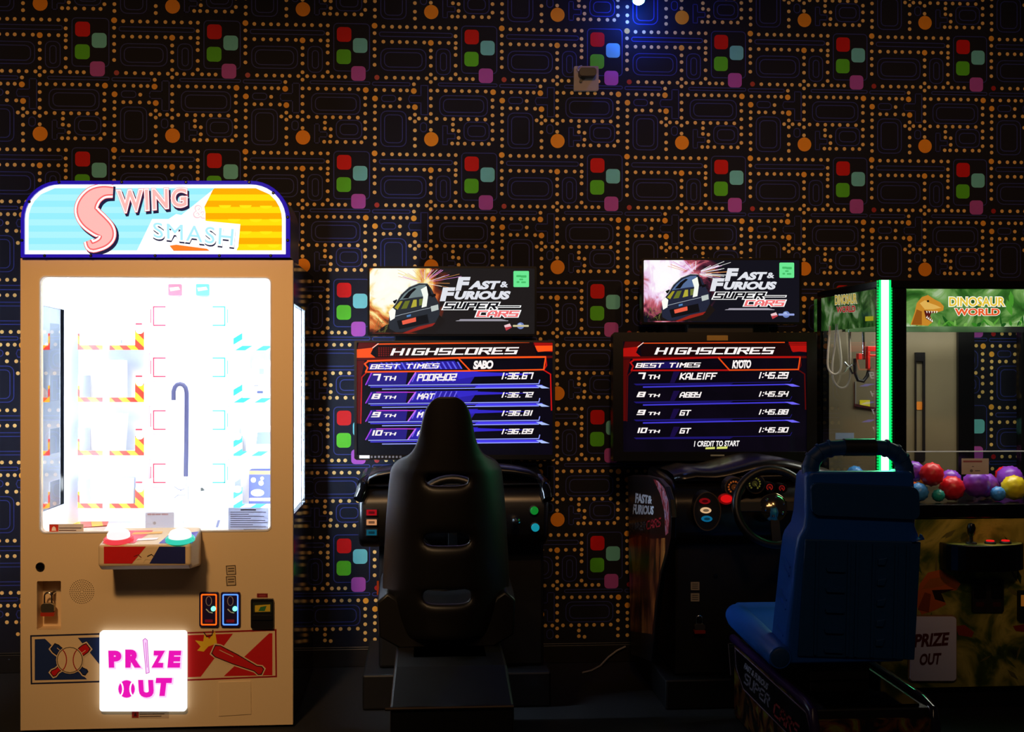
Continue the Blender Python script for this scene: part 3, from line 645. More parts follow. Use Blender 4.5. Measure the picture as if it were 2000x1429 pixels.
def padlock(px_, ytop, ybot, w_px, Y, label):
    q = front(Y); cx = q.l((px_, 0))[0]; zt = q.l((px_, ytop))[1]; zb = q.l((px_, ybot))[1]; wd = w_px / FPX * 4.5 / 2; hb = (zt - zb) * 0.55
    t = thing('padlock', (cx, Y, zb), label, 'padlock')
    mb = MB(); mb.prism(q, rr(cx - wd, zb + 0.012, cx + wd, zb + hb, wd * 0.5), -0.010, 0.010, mat('padlock_steel', (150, 140, 120), 0.3, 0.9)); mb.build('body', t, bevel=0.002)
    mb = MB(); mb.prism(q, rr(cx - wd * 1.04, zb, cx + wd * 1.04, zb + 0.014, 0.004), -0.011, 0.011, mat('padlock_red', (170, 46, 22), 0.4)); mb.build('bumper', t)
    r_ = wd * 0.55; mb = MB(); zc = zt - r_
    mb.tube([q.g(cx - r_, zb + hb - 0.004)] + [q.g(cx + r_ * math.cos(a), zc + r_ * math.sin(a)) for a in [math.pi * (1 - k / 8) for k in range(9)]] + [q.g(cx + r_, zb + hb - 0.004)], 0.0035, mat('chrome', (200, 204, 210)), 8); mb.build('shackle', t, smooth=True)
    return t
padlock(94, 1157, 1202, 25, FY + 0.03, 'small steel padlock hanging in the recess of the champagne prize machine')
mb = MB(); pc = fp.l((160, 1155)); dk = mat('hole_dark', (40, 30, 22), 0.7)
for k in range(1, 7):
    r_ = 0.0072 * k * 1.0; n_ = 6 * k
    for j in range(n_):
        a = 2 * math.pi * j / n_; mb.flat(fp, [(pc[0] + r_ * math.cos(a) + 0.0022 * math.cos(b_), pc[1] + r_ * math.sin(a) + 0.0014 * math.sin(b_)) for b_ in [0, 1.05, 2.1, 3.14, 4.19, 5.24]], 0.0007, dk)
o = mb.build('speaker_holes', PM); o['kind'] = 'stuff'
for y_ in (1103, 1124):
    mb = MB(); mb.ppx(fp, [(441, y_ + 1), (460, y_), (461.5, y_ + 19), (442.5, y_ + 20)], 0, 0.0008, ink((196, 170, 130))); mb.line(fp, [(442, y_ + 2), (459.5, y_ + 1), (460.5, y_ + 18), (443.5, y_ + 19)], 1.4, 0.0012, ink((60, 44, 30)), True)
    for k in range(2): mb.line(fp, [(446, y_ + 7 + k * 5), (457, y_ + 6.5 + k * 5)], 2.2, 0.0012, ink((90, 70, 50)))
    mb.build('instruction_sticker', PM)
for xa, c, nm in ((390, (255, 100, 20), 'coin slot with glowing orange frame'), (432, (90, 150, 255), 'coin slot with glowing blue frame')):
    mb = MB(); mb.ppx(fp, rr(xa, 1155, xa + 38, 1223, 4), 0, 0.010, mat('coin_plate', (40, 30, 70), 0.25)); cs = mb.build('coin_slot', PM, bevel=0.002); cs['label'] = nm
    mb = MB(); mb.ppx(fp, rr(xa + 3.5, 1158.5, xa + 34.5, 1219.5, 3), 0.010, 0.012, em(c, 1.3), [rr(xa + 6, 1161, xa + 32, 1217, 2)]); mb.build('light_frame', cs)
    mb = MB(); mb.line(fp, ell(xa + 19, 1172, 5.5, 9, 14), 1.5, 0.0125, ink((190, 170, 190)), True); mb.build('slot_ring', cs)
    p = fp.l((xa + 28, 1187)); mb = MB(); mb.lathe(fp.g(p[0], p[1], 0.010), (0, -1, 0), [(0.009, 0), (0.009, 0.006), (0.004, 0.010)], em((110, 255, 190), 2.2), 14); mb.build('reject_button', cs, smooth=True)
    mb = MB(); mb.line(fp, [(xa + 14, 1188), (xa + 20, 1194), (xa + 26, 1195)], 2, 0.0125, ink((210, 220, 225))); mb.px(fp, rr(xa + 11, 1208, xa + 27, 1214, 2), 0.0125, ink((150, 20, 60))); mb.build('coin_return', cs)
mb = MB(); mb.ppx(fp, rr(491, 1168, 535, 1225, 3), 0, 0.016, mat('acceptor_black', (14, 13, 14), 0.35)); ba = mb.build('bill_acceptor', PM, bevel=0.003)
mb = MB(); mb.px(fp, rr(495, 1174, 532, 1194, 1), 0.0168, ink((24, 34, 24))); mb.px(fp, [(499, 1180), (529, 1178), (529, 1192), (499, 1193)], 0.0172, ink((200, 170, 40))); mb.px(fp, [(510, 1183), (522, 1181), (518, 1191), (506, 1191)], 0.0176, ink((40, 110, 60))); mb.build('note_picture', ba)
mb = MB(); mb.ppx(fp, rr(494, 1199, 533, 1208, 2), 0.016, 0.022, mat('acceptor_black', (14, 13, 14))); mb.build('note_slot', ba)
mb = MB(); mb.ppx(fp, rr(502, 1158.5, 523, 1166.5, 0.5), 0, 0.0008, ink((120, 18, 18))); mb.px(fp, rr(506, 1161, 519, 1164.5, 1.5), 0.0012, ink((150, 50, 56))); mb.build('red_label', PM)
# printed banners
mb = MB(); navy = ink((24, 44, 96)); red = ink((196, 16, 20)); cream = ink((226, 196, 152)); dred = ink((150, 10, 20))
mb.px(fp, [(59, 1240), (196, 1236), (196, 1332), (60, 1336)], 0.0005, ink((20, 24, 58)), [[(62, 1243), (194, 1239), (194, 1329), (63, 1333)]])
mb.px(fp, [(68, 1248), (88, 1247), (170, 1326), (68, 1328)], 0.0006, navy); mb.px(fp, [(152, 1245), (196, 1244), (196, 1299)], 0.0006, navy)
def bat(a, b, wa, wb, m, off, edge=None, eoff=0):
    a = V(a); b = V(b); d = (b - a).normalized(); n_ = V((-d.y, d.x)); L = (b - a).length
    def shape(g):
        return [a - d * g + n_ * (wa * 0.7 + g), a + d * L * 0.08 + n_ * (wa + g), a + d * L * 0.45 + n_ * (wa * 0.85 + g), a + d * L * 0.9 + n_ * (wb + g), b + n_ * (wb * 1.7 + g), b + d * (wb + g) + n_ * (wb + g), b + d * (wb + g) - n_ * (wb + g), b - n_ * (wb * 1.7 + g), a + d * L * 0.9 - n_ * (wb + g), a + d * L * 0.45 - n_ * (wa * 0.85 + g), a + d * L * 0.08 - n_ * (wa + g), a - d * g - n_ * (wa * 0.7 + g)]
    if edge: mb.px(fp, [tuple(p) for p in shape(4)], off, cream); mb.px(fp, [tuple(p) for p in shape(1.8)], off + 0.0003, edge)
    mb.px(fp, [tuple(p) for p in shape(0)], off + 0.0006, m)
    mb.line(fp, [tuple(a + d * L * 0.1 - n_ * wa * 0.35), tuple(a + d * L * 0.4 - n_ * wa * 0.3)], 1.2, off + 0.0009, cream)
bat((104, 1262), (166, 1312), 8, 3.2, navy, 0.0008, ink((16, 16, 40))); bat((172, 1262), (105, 1314), 8, 3.2, red, 0.0018, ink((50, 10, 14)))
mb.px(fp, ell(137, 1288, 27), 0.0032, cream); mb.px(fp, ell(137, 1288, 25.5), 0.0034, ink((70, 52, 34))); mb.px(fp, ell(137, 1288, 24), 0.0036, cream)
for cx, a0, a1 in ((113, -52, 52), (161, 128, 232)): mb.line(fp, ell(cx, 1288, 17.5, 24, 10, a0, a1), 2, 0.0038, red)
mb.build('printed_banner', PM)
mb = MB()
mb.px(fp, [(366, 1234), (540, 1228), (541, 1322), (366, 1329)], 0.0005, dred, [[(366, 1237), (537, 1231.5), (538, 1319), (366, 1326)]])
mb.px(fp, [(367, 1240), (455, 1237), (392, 1321), (367, 1322)], 0.0006, red); mb.px(fp, [(526, 1236), (532, 1236), (532, 1318), (437, 1320)], 0.0006, red)
mb.px(fp, [(381, 1250), (397, 1252), (399, 1238), (409, 1247), (420, 1232), (424, 1256), (407, 1262), (398, 1272), (385, 1270), (392, 1262)], 0.0008, ink((236, 190, 40))); mb.line(fp, [(398, 1234), (404, 1243), (414, 1240), (416, 1230)], 2, 0.0009, ink((60, 20, 20)))
bat((418, 1268), (508, 1309), 11, 4.5, red, 0.0010, ink((50, 8, 12))); mb.build('printed_banner', PM)
# lit prize door
mb = MB(); mb.ppx(fp, rr(197, 1230, 366, 1386, 6), 0.0, 0.02, em((255, 255, 255), 1.03)); pd = mb.build('prize_door', PM, bevel=0.003)
mb = MB(); mg = em((235, 20, 180), 1.0); mg2 = em((205, 60, 190), 1.0); lm = em((246, 200, 244), 1.1)
for sx, q in (('P', q4(216, 1268, 240, 1300, -1)), ('R', q4(248, 1266, 277, 1300)), ('Z', q4(299, 1268, 322, 1300, 2)), ('E', q4(330, 1268, 353, 1300, 3)), ('U', q4(275, 1325, 303, 1358, -2)), ('T', q4(304, 1321, 334, 1355, 4))):
    text(mb, sx, fp, sh(q, 1.5, 1.5), 0.0206, lm, 0.11, ref=0.06); text(mb, sx, fp, q, 0.0212, mg, 0.075, ref=0.06)
mb.px(fp, [(282, 1247), (286, 1244), (290, 1247), (293, 1296), (294, 1310), (288, 1312), (287, 1300)], 0.0206, lm); mb.line(fp, [(282, 1247), (286, 1244), (290, 1247), (293, 1296), (294, 1310), (288, 1312), (287, 1300)], 1.2, 0.0210, mg2, True); mb.line(fp, [(287, 1252), (290, 1300)], 1, 0.0210, mg2)
mb.px(fp, ell(250, 1342, 17, 18), 0.0206, lm); mb.px(fp, ell(250, 1342, 16, 17), 0.0212, mg); mb.line(fp, ell(233, 1342, 10, 16, 8, -70, 70), 3, 0.0216, wh); mb.line(fp, ell(267, 1342, 10, 16, 8, 110, 250), 3, 0.0216, wh)
mb.build('lettering', pd)
mb = MB(); mb.px(fp, rr(257, 1386.5, 330, 1402, 0.5), 0.0006, ink((190, 160, 124))); mb.px(fp, rr(258, 1387, 271, 1401, 0.5), 0.0010, ink((150, 30, 24))); mb.px(fp, [(261, 1398), (264.5, 1390), (268, 1398)], 0.0013, ink((60, 14, 12)))
for k, wd in enumerate((54, 48, 42)): mb.line(fp, [(273, 1389.5 + k * 4.6), (273 + wd, 1388.7 + k * 4.6)], 1.6, 0.0010, ink((80, 56, 40)))
mb.build('warning_sticker', PM)
mb = MB(); mb.ppx(fp, [(427, 1331), (490, 1329), (491, 1394), (427, 1398)], 0, 0.003, M_gold); mb.build('access_panel', PM, bevel=0.001)
# ================================================================== RACING CABINETS
M_pl = mat('moulded_black', (12, 11, 13), 0.28, var=0.15, scale=80); M_plr = mat('matt_black', (7, 6, 7), 0.55, var=0.15, scale=80)
M_bez = mat('bezel_black', (6, 6, 7), 0.25, spec=0.3); M_scr = mat('screen_glass', (4, 4, 5), 0.12)
M_chrome = mat('chrome', (200, 204, 210), 0.15, 1.0)

def marquee(root, pl, L, R_, T_, B_, c, warm):
    """second display with the game's picture; c maps crop coordinates of the photograph to pixels"""
    mb = MB(); mb.ppx(pl, rr(L - 4, T_ - 4, R_ + 4, B_ + 4, 4), -0.05, -0.002, M_bez); cs = mb.build('marquee_case', root, bevel=0.004)
    mb = MB(); mb.ppx(pl, rr(L - 4, T_ - 4, R_ + 4, B_ + 4, 4), -0.002, 0.004, M_bez, [rr(L, T_, R_, B_, 2)]); mb.build('bezel', cs)
    q = pl.l((L + (R_ - L) * 0.13, T_ + (B_ - T_) * 0.24)); ce = pl.g(*q)
    if warm: st = [(0.0, (255, 255, 250)), (0.30, (255, 255, 240)), (0.44, (252, 226, 140)), (0.56, (214, 110, 50)), (0.68, (110, 44, 24)), (0.85, (30, 26, 26))]
    else: st = [(0.0, (255, 255, 255)), (0.28, (255, 250, 255)), (0.42, (240, 206, 240)), (0.54, (196, 96, 110)), (0.66, (90, 36, 56)), (0.85, (17, 17, 27))]
    mm = ramp_mat('picture_explosion_' + ('warm' if warm else 'violet'), st, scale=9, detail=7, distort=2.2, emit=1.0, centre=tuple(ce), radius=0.27, noise_amt=1.0, rough=0.12)
    mb = MB(); mb.ppx(pl, rr(L, T_, R_, B_, 2), -0.002, 0.0005, mm); scn = mb.build('marquee_screen', root)
    X_ = lambda a, b: (L + (R_ - L) * a, T_ + (B_ - T_) * b)
    pp = lambda pts: [X_(a, b) for a, b in pts]
    mb = MB(); wr = (255, 236, 150) if warm else (250, 220, 255); o_ = 0.0012
    for k in range(34):
        a = random.uniform(-2.9, 0.5); r0_ = random.uniform(0.02, 0.08); r1_ = r0_ + random.uniform(0.06, 0.20); cx, cy = 0.33, 0.22
        mb.line(pl, pp([(cx + r0_ * math.cos(a), cy + 2.0 * r0_ * math.sin(a) * 0.7), (cx + r1_ * math.cos(a), max(0.02, cy + 2.0 * r1_ * math.sin(a) * 0.7))]), random.uniform(0.5, 1.3), o_ + k * 1e-6, em(random.choice([wr, (255, 255, 255), (230, 150, 220), (240, 160, 90)]), 0.9))
    mb.build('sparks', scn)
    # the car
    mb = MB(); dk_ = em((14, 14, 18), 1); bd = em((40, 44, 52) if warm else (34, 38, 58), 1); gl = em((112, 130, 132) if warm else (84, 108, 150), 1)
    mb.px(pl, pp([(0.03, 0.98), (0.10, 0.86), (0.42, 0.70), (0.46, 0.80), (0.40, 0.98)]), 0.00125, em((26, 20, 18), 1))
    mb.px(pl, pp([(0.115, 0.80), (0.125, 0.64), (0.155, 0.545), (0.19, 0.40), (0.24, 0.285), (0.30, 0.225), (0.35, 0.23), (0.375, 0.31), (0.40, 0.44), (0.425, 0.56), (0.425, 0.70), (0.40, 0.82), (0.35, 0.90), (0.26, 0.955), (0.16, 0.975), (0.12, 0.92)]), 0.0014, bd)
    mb.px(pl, pp([(0.18, 0.485), (0.212, 0.385), (0.252, 0.305), (0.30, 0.255), (0.338, 0.25), (0.345, 0.33), (0.335, 0.425), (0.27, 0.445)]), 0.0016, gl)
    mb.px(pl, pp([(0.20, 0.46), (0.235, 0.36), (0.27, 0.30), (0.285, 0.31), (0.255, 0.38), (0.235, 0.455)]), 0.0018, dk_); mb.px(pl, pp([(0.345, 0.25), (0.36, 0.29), (0.378, 0.42), (0.352, 0.43)]), 0.0018, dk_)
    mb.px(pl, pp([(0.140, 0.50), (0.165, 0.47), (0.172, 0.51), (0.150, 0.54)]), 0.0018, dk_); mb.px(pl, pp([(0.372, 0.40), (0.40, 0.385), (0.402, 0.42), (0.376, 0.445)]), 0.0018, dk_)
    for pts, c_ in (([(0.15, 0.60), (0.185, 0.50), (0.20, 0.50), (0.17, 0.63)], (170, 160, 40)), ([(0.19, 0.62), (0.215, 0.50), (0.245, 0.49), (0.225, 0.61)], (110, 120, 40)), ([(0.25, 0.60), (0.265, 0.48), (0.285, 0.475), (0.285, 0.58)], (190, 180, 60)), ([(0.30, 0.57), (0.30, 0.47), (0.325, 0.46), (0.33, 0.55)], (120, 130, 60))): mb.px(pl, pp(pts), 0.0018, em(c_, 0.9))
    mb.px(pl, pp([(0.31, 0.32), (0.345, 0.27), (0.355, 0.40), (0.345, 0.58), (0.315, 0.60), (0.325, 0.44)]), 0.0020, em((246, 250, 240), 1)); mb.px(pl, pp([(0.115, 0.66), (0.14, 0.60), (0.158, 0.64), (0.152, 0.76), (0.125, 0.80)]), 0.0020, em((255, 255, 245), 1)); mb.px(pl, pp([(0.37, 0.58), (0.415, 0.55), (0.418, 0.63), (0.375, 0.66)]), 0.0020, em((190, 200, 196), 1))
    mb.px(pl, pp([(0.165, 0.80), (0.35, 0.70), (0.36, 0.83), (0.18, 0.93)]), 0.0018, dk_); mb.px(pl, pp([(0.195, 0.80), (0.28, 0.745), (0.282, 0.81), (0.20, 0.86)]), 0.0021, em((236, 96, 70), 1)); mb.px(pl, pp([(0.225, 0.715), (0.25, 0.70), (0.25, 0.73), (0.225, 0.745)]), 0.0021, em((80, 130, 190), 1))
    mb.px(pl, pp([(0.20, 0.985), (0.30, 0.885), (0.40, 0.83), (0.38, 0.88), (0.23, 0.99)]), 0.0020, em((150, 36, 26), 1))
    mb.line(pl, pp([(0.155, 0.73), (0.2, 0.70), (0.3, 0.64), (0.37, 0.60)]), 0.9, 0.0022, em((170, 180, 190), 1)); mb.line(pl, pp([(0.155, 0.545), (0.19, 0.40), (0.24, 0.285), (0.30, 0.225), (0.35, 0.23)]), 1.0, 0.0022, em((200, 200, 190), 0.8))
    for k in range(14): a = random.uniform(0.01, 0.11); mb.line(pl, pp([(a, random.uniform(0.78, 0.98)), (a + random.uniform(-0.01, 0.04), random.uniform(0.75, 0.98))]), 0.6, 0.0022, em((120, 120, 60), 0.8))
    mb.build('car_picture', scn)
    # lettering
    mb = MB(); silver = em((226, 228, 236), 1.0); half = em((150, 154, 168), 1.0); whm = em((255, 255, 255), 1.0); bk = em((14, 14, 20), 1.0); pkk = em((242, 110, 112), 1.0)
    bx = lambda a0, b0, a1, b1, s_=0.02, r_=0.0: (X_(a0 + s_, b0), X_(a1 + s_, b0 - r_), X_(a1, b1 - r_), X_(a0, b1))
    text(mb, 'F', pl, bx(0.52, 0.13, 0.592, 0.34), 0.0016, silver, 0.06); text(mb, 'AST', pl, bx(0.598, 0.19, 0.775, 0.32), 0.0016, silver, 0.06); text(mb, '&', pl, bx(0.79, 0.20, 0.838, 0.29, 0.006), 0.0016, silver, 0.03)
    text(mb, 'F', pl, bx(0.425, 0.29, 0.50, 0.50), 0.0018, silver, 0.06); text(mb, 'URIOUS', pl, bx(0.507, 0.345, 0.84, 0.475), 0.0018, silver, 0.06)
    mb.build('lettering', scn)
    mb = MB()
    qa = bx(0.445, 0.52, 0.765, 0.625, 0.02, 0.0); strokes(mb, 'SUPER', pl, qa, 0.0018, whm, 1.2, 0.8); strokes(mb, 'SUPER', pl, qa, 0.0022, bk, 1.2, 0.1)
    qb = bx(0.645, 0.645, 0.895, 0.74, 0.015, 0.0); strokes(mb, 'CARS', pl, qb, 0.0024, whm, 1.2, 0.8); strokes(mb, 'CARS', pl, qb, 0.0028, pkk, 1.2, 0.1)
    mb.px(pl, pp([(0.775, 0.565), (0.92, 0.565), (0.915, 0.60), (0.775, 0.60)]), 0.0021, whm); mb.px(pl, pp([(0.775, 0.575), (0.912, 0.575), (0.910, 0.59), (0.775, 0.59)]), 0.0023, bk)
    mb.px(pl, pp([(0.55, 0.775), (0.80, 0.775), (0.83, 0.79), (0.54, 0.79)]), 0.0018, em((170, 164, 180), 1)); mb.px(pl, pp([(0.53, 0.795), (0.84, 0.795), (0.84, 0.803), (0.52, 0.803)]), 0.0018, em((200, 196, 210), 1))
    mb.build('lettering', scn)
    mb = MB(); mb.px(pl, pp([(0.815, 0.87), (0.85, 0.84), (0.862, 0.90), (0.828, 0.95)]), 0.0018, em((236, 200, 206), 1)); mb.px(pl, pp([(0.82, 0.90), (0.828, 0.95), (0.862, 0.90), (0.86, 0.885)]), 0.0020, em((190, 60, 70), 1))
    cx, cy = X_(0.915, 0.875); mb.px(pl, ell(cx, cy, 7, 6.5), 0.0018, em((110, 130, 190), 1)); mb.px(pl, ell(cx - 1.5, cy - 1.5, 3.5, 3), 0.0020, em((180, 200, 235), 1)); mb.px(pl, rr(cx - 15, cy - 1.6, cx + 16, cy + 2.2, 1), 0.0022, em((200, 190, 150) if warm else (150, 165, 225), 1))
    mb.build('maker_logos', scn)
    mb = MB(); g1 = X_(0.872, 0.04); g2 = X_(0.966, 0.285)
    mb.ppx(pl, rr(g1[0], g1[1], g2[0], g2[1], 2), 0.0005, 0.0032, em((110, 238, 150), 0.95)); dkg = em((70, 190, 105), 0.95)
    wd = g2[0] - g1[0]
    for a_, b_, t_, h_ in ((.18, .50, 8, 4), (.46, .84, 8.5, 4.5), (.38, .62, 15, 3.2), (.20, .38, 20, 3.4), (.50, .80, 20.5, 3.2)): mb.px(pl, rr(g1[0] + wd * a_, g1[1] + t_, g1[0] + wd * b_, g1[1] + t_ + h_, 1.2), 0.0036, dkg)
    mb.build('green_notice', scn)
    return cs

def scoreboard(root, pl, L, R_, T_, B_, bez, rows, track, vivid, extra=None):
    """high-score display, tilted back"""
    ob, ib = rr(L - bez[0], T_ - bez[1], R_ + bez[0], B_ + bez[2], 4), rr(L, T_, R_, B_, 1)
    mb = MB(); mb.ppx(pl, ob, -0.06, -0.001, M_bez); cs = mb.build('monitor_case', root, bevel=0.006)
    mb = MB(); mb.ppx(pl, ob, -0.001, 0.006, M_bez, [ib]); mb.build('bezel', cs, bevel=0.002)
    bgm = ramp_mat('score_ground_%d' % vivid, [(0.3, (3, 2, 9)), (0.7, (8, 4, 18))], scale=6, emit=1.0, rough=0.1)
    mb = MB(); mb.ppx(pl, ib, -0.001, 0.0005, bgm); scn = mb.build('score_screen', root)
    W = R_ - L; H = B_ - T_
    X_ = lambda a, b: (L + W * a, T_ + H * b - 4.0 * a * (1 if vivid else 0.3))
    pp = lambda pts: [X_(a, b) for a, b in pts]
    s_ = 1.0 if vivid else 0.8
    o1, r1_, r2_ = em((255, 84, 22), 1.0 * s_), em((214, 20, 16), 0.8 * s_), em((96, 8, 8), 0.8 * s_)
    mb = MB()
    mb.px(pl, pp([(0.01, 0.0), (0.10, 0.0), (0.07, 0.07), (0.0, 0.07)]), 0.0010, r2_); mb.px(pl, pp([(0.0, 0.06), (0.085, 0.045), (0.07, 0.10), (0.095, 0.135), (0.0, 0.135)]), 0.0012, o1 if vivid else r1_)
    mb.px(pl, pp([(0.90, 0.0), (1.0, 0.0), (1.0, 0.10), (0.92, 0.09)]), 0.0012, r1_); mb.px(pl, pp([(0.91, 0.045), (1.0, 0.045), (1.0, 0.09), (0.925, 0.10)]), 0.0014, o1 if vivid else r1_)
    for k in range(3): mb.px(pl, pp([(0.90, 0.005 + k * 0.014), (1.0, 0.005 + k * 0.014), (1.0, 0.010 + k * 0.014), (0.90, 0.010 + k * 0.014)]), 0.0015, r2_)
    mb.px(pl, pp([(0.0, 0.135), (1.0, 0.135), (1.0, 0.155), (0.0, 0.155)]), 0.0011, r2_)
    mb.px(pl, pp([(0.10, 0.02), (0.90, 0.02), (0.92, 0.135), (0.10, 0.135), (0.095, 0.06)]), 0.0010, em((20, 2, 5), 1))
    if vivid:
        for k in range(16):
            for j in range(5): p = X_(0.11 + k * 0.012 + 0.0, 0.045 + j * 0.017); mb.px(pl, rr(p[0], p[1], p[0] + 2.6, p[1] + 2.2, 0.3), 0.0012, em((150 - k * 7, 14, 14), 0.9))
    mb.line(pl, pp([(0.075, 0.055), (0.105, 0.015), (0.88, 0.012)]), 2.4 if vivid else 1.8, 0.0016, o1); mb.line(pl, pp([(0.08, 0.05), (0.11, 0.01)]), 1.4, 0.0018, em((255, 220, 210), 1))
    mb.line(pl, pp([(0.055, 0.165), (0.52, 0.145), (0.965, 0.145)]), 3.4 if vivid else 3.6, 0.0016, o1 if vivid else r1_); mb.line(pl, pp([(0.06, 0.165), (0.04, 0.19), (0.055, 0.225), (0.045, 0.262), (0.58, 0.262)]), 3, 0.0016, o1 if vivid else r1_)
    mb.line(pl, pp([(0.52, 0.15), (0.58, 0.262), (0.955, 0.258), (0.965, 0.15)]), 2.6, 0.0017, o1); mb.line(pl, pp([(0.965, 0.15), (0.97, 0.22), (0.955, 0.262), (0.99, 0.30), (0.995, 0.62)]), 2.4, 0.0016, r1_ if vivid else r2_)
    mb.line(pl, pp([(0.05, 0.265), (0.025, 0.31), (0.02, 0.72)]), 2.2, 0.0016, r1_ if vivid else r2_)
    mb.px(pl, pp([(0.0, 0.16), (0.04, 0.16), (0.02, 0.32), (0.015, 0.72), (0.0, 0.72)]), 0.0008, r2_)
    mb.build('red_frame', scn)
    mb = MB(); wt = em((255, 246, 244), 1.0)
    strokes(mb, 'HIGHSCORES', pl, (X_(0.185, 0.055), X_(0.83, 0.055), X_(0.815, 0.118), X_(0.17, 0.118)), 0.0022, wt, 1.25); mb.build('lettering', scn)
    mb = MB(); bl1, bl2, bl3 = em((70, 60, 240), 1.0 * s_), em((40, 26, 160), 0.9 * s_), em((150, 160, 255), 1.0 * s_)
    if vivid: mb.px(pl, pp([(0.065, 0.185), (0.50, 0.17), (0.53, 0.245), (0.06, 0.245)]), 0.0010, bl2)
    else: mb.px(pl, pp([(0.10, 0.185), (0.30, 0.18), (0.32, 0.245), (0.10, 0.245)]), 0.0010, em((24, 16, 90), 0.9))
    if vivid:
        for k in range(16): a = 0.12 + k * 0.026; mb.px(pl, pp([(a, 0.18), (a + 0.009, 0.18), (a + 0.03, 0.243), (a + 0.021, 0.243)]), 0.0012, em((96, 100, 250), 0.9))
    strokes(mb, 'BEST TIMES', pl, (X_(0.075, 0.195), X_(0.425, 0.192), X_(0.415, 0.236), X_(0.065, 0.238)), 0.0022, wt, 1.3); mb.build('lettering', scn); mb = MB(); text(mb, track, pl, (X_(0.60, 0.172), X_(0.70, 0.170), X_(0.695, 0.246), X_(0.593, 0.248)), 0.0022, wt, 0.05, 0.85)
    mb.build('lettering', scn)
    for k, (pos, nm, tm) in enumerate(rows):
        y0_ = 0.285 + k * 0.163; yt = 0.285 + k * 0.163 - (0.012 if k == 0 else 0)
        mb = MB()
        if vivid:
            mb.px(pl, pp([(0.07, yt - 0.01), (0.26, yt - 0.01), (0.25, y0_ + 0.09), (0.045, y0_ + 0.09)]), 0.0010, em((38, 24, 140), 0.85)); mb.px(pl, pp([(0.30, yt - 0.01), (0.62, yt - 0.01), (0.58, y0_ + 0.09), (0.265, y0_ + 0.09)]), 0.0010, em((44, 32, 176), 0.85))
            mb.px(pl, pp([(0.50, yt - 0.01), (0.90, yt + 0.02), (0.86, y0_ + 0.02), (0.60, y0_ + 0.03), (0.52, y0_ + 0.05)]), 0.0011, em((56, 44, 220), 0.8))
            for j in range(9): a = 0.30 + j * 0.026; mb.px(pl, pp([(a, y0_ - 0.005), (a + 0.006, y0_ - 0.005), (a - 0.014, y0_ + 0.07), (a - 0.020, y0_ + 0.07)]), 0.0012, em((120, 110, 255), 0.85))
            mb.line(pl, pp([(0.075, yt), (0.045, y0_ + 0.092)]), 2, 0.0014, em((170, 60, 230), 1)); mb.line(pl, pp([(0.30, yt), (0.262, y0_ + 0.092)]), 2.4, 0.0014, em((200, 110, 250), 1))
            if k: mb.line(pl, pp([(0.10, yt - 0.004), (0.24, yt - 0.002), (0.30, yt)]), 1.6, 0.0014, em((200, 60, 210), 1))
            mb.line(pl, pp([(0.06, y0_ + 0.098), (0.93, y0_ + 0.098), (0.935, y0_ + 0.065)]), 1.8, 0.0014, bl3); mb.line(pl, pp([(0.07, y0_ + 0.112), (0.62, y0_ + 0.112)]), 1.8, 0.0014, bl1); mb.line(pl, pp([(0.13, y0_ + 0.132), (0.93, y0_ + 0.132)]), 1.8, 0.0014, bl3)
            mb.px(pl, pp([(0.62, y0_ + 0.105), (0.95, y0_ + 0.108), (0.93, y0_ + 0.13), (0.60, y0_ + 0.13)]), 0.0012, bl1)
            mb.px(pl, pp([(0.915, y0_ + 0.112), (0.945, y0_ + 0.112), (0.985, y0_ + 0.14), (0.945, y0_ + 0.14)]), 0.0016, em((176, 196, 255), 1))
        else:
            mb.line(pl, pp([(0.06, y0_ + 0.10), (0.91, y0_ + 0.085), (0.92, y0_ + 0.055)]), 1.2, 0.0012, em((34, 26, 110), 0.8)); mb.px(pl, pp([(0.275, yt), (0.31, yt), (0.28, y0_ + 0.09), (0.255, y0_ + 0.09)]), 0.0011, em((26, 12, 70), 0.8))
            mb.px(pl, pp([(0.06, y0_ + 0.098), (0.60, y0_ + 0.098), (0.58, y0_ + 0.11), (0.07, y0_ + 0.112)]), 0.0010, em((30, 22, 120), 0.8))
            if k < 3: mb.line(pl, pp([(0.11, y0_ + 0.128), (0.5, y0_ + 0.118), (0.90, y0_ + 0.108)]), 2.4, 0.0014, em((70, 62, 226), 0.9)); mb.px(pl, pp([(0.88, y0_ + 0.104), (0.925, y0_ + 0.104), (0.965, y0_ + 0.128), (0.92, y0_ + 0.128)]), 0.0015, em((110, 100, 246), 1))
        mb.build('row_frame', scn)
        mb = MB(); h0, h1 = yt + 0.008, y0_ + 0.056
        strokes(mb, pos[:-2], pl, (X_(0.085 if len(pos) == 3 else 0.08, h0), X_(0.125 if len(pos) == 3 else 0.135, h0), X_(0.115 if len(pos) == 3 else 0.125, h1), X_(0.072, h1)), 0.0022, wt, 1.6); mb.build('lettering', scn); mb = MB()
        strokes(mb, pos[-2:], pl, (X_(0.138, h0 + 0.020), X_(0.203, h0 + 0.020), X_(0.197, h1), X_(0.132, h1)), 0.0022, wt, 1.4)
        mb.build('lettering', scn); mb = MB()
        n_ = len(nm) * 0.0285
        strokes(mb, nm, pl, (X_(0.315, h0 + 0.004), X_(0.315 + n_, h0 + 0.003), X_(0.305 + n_, h1 + 0.006), X_(0.305, h1 + 0.006)), 0.0022, wt, 1.4)
        mb.build('lettering', scn); mb = MB()
        strokes(mb, tm, pl, (X_(0.745, h0), X_(0.905, h0), X_(0.895, h1), X_(0.735, h1)), 0.0022, wt, 1.4); mb.build('lettering', scn)
    if extra: extra(scn, pl, X_)
    return cs

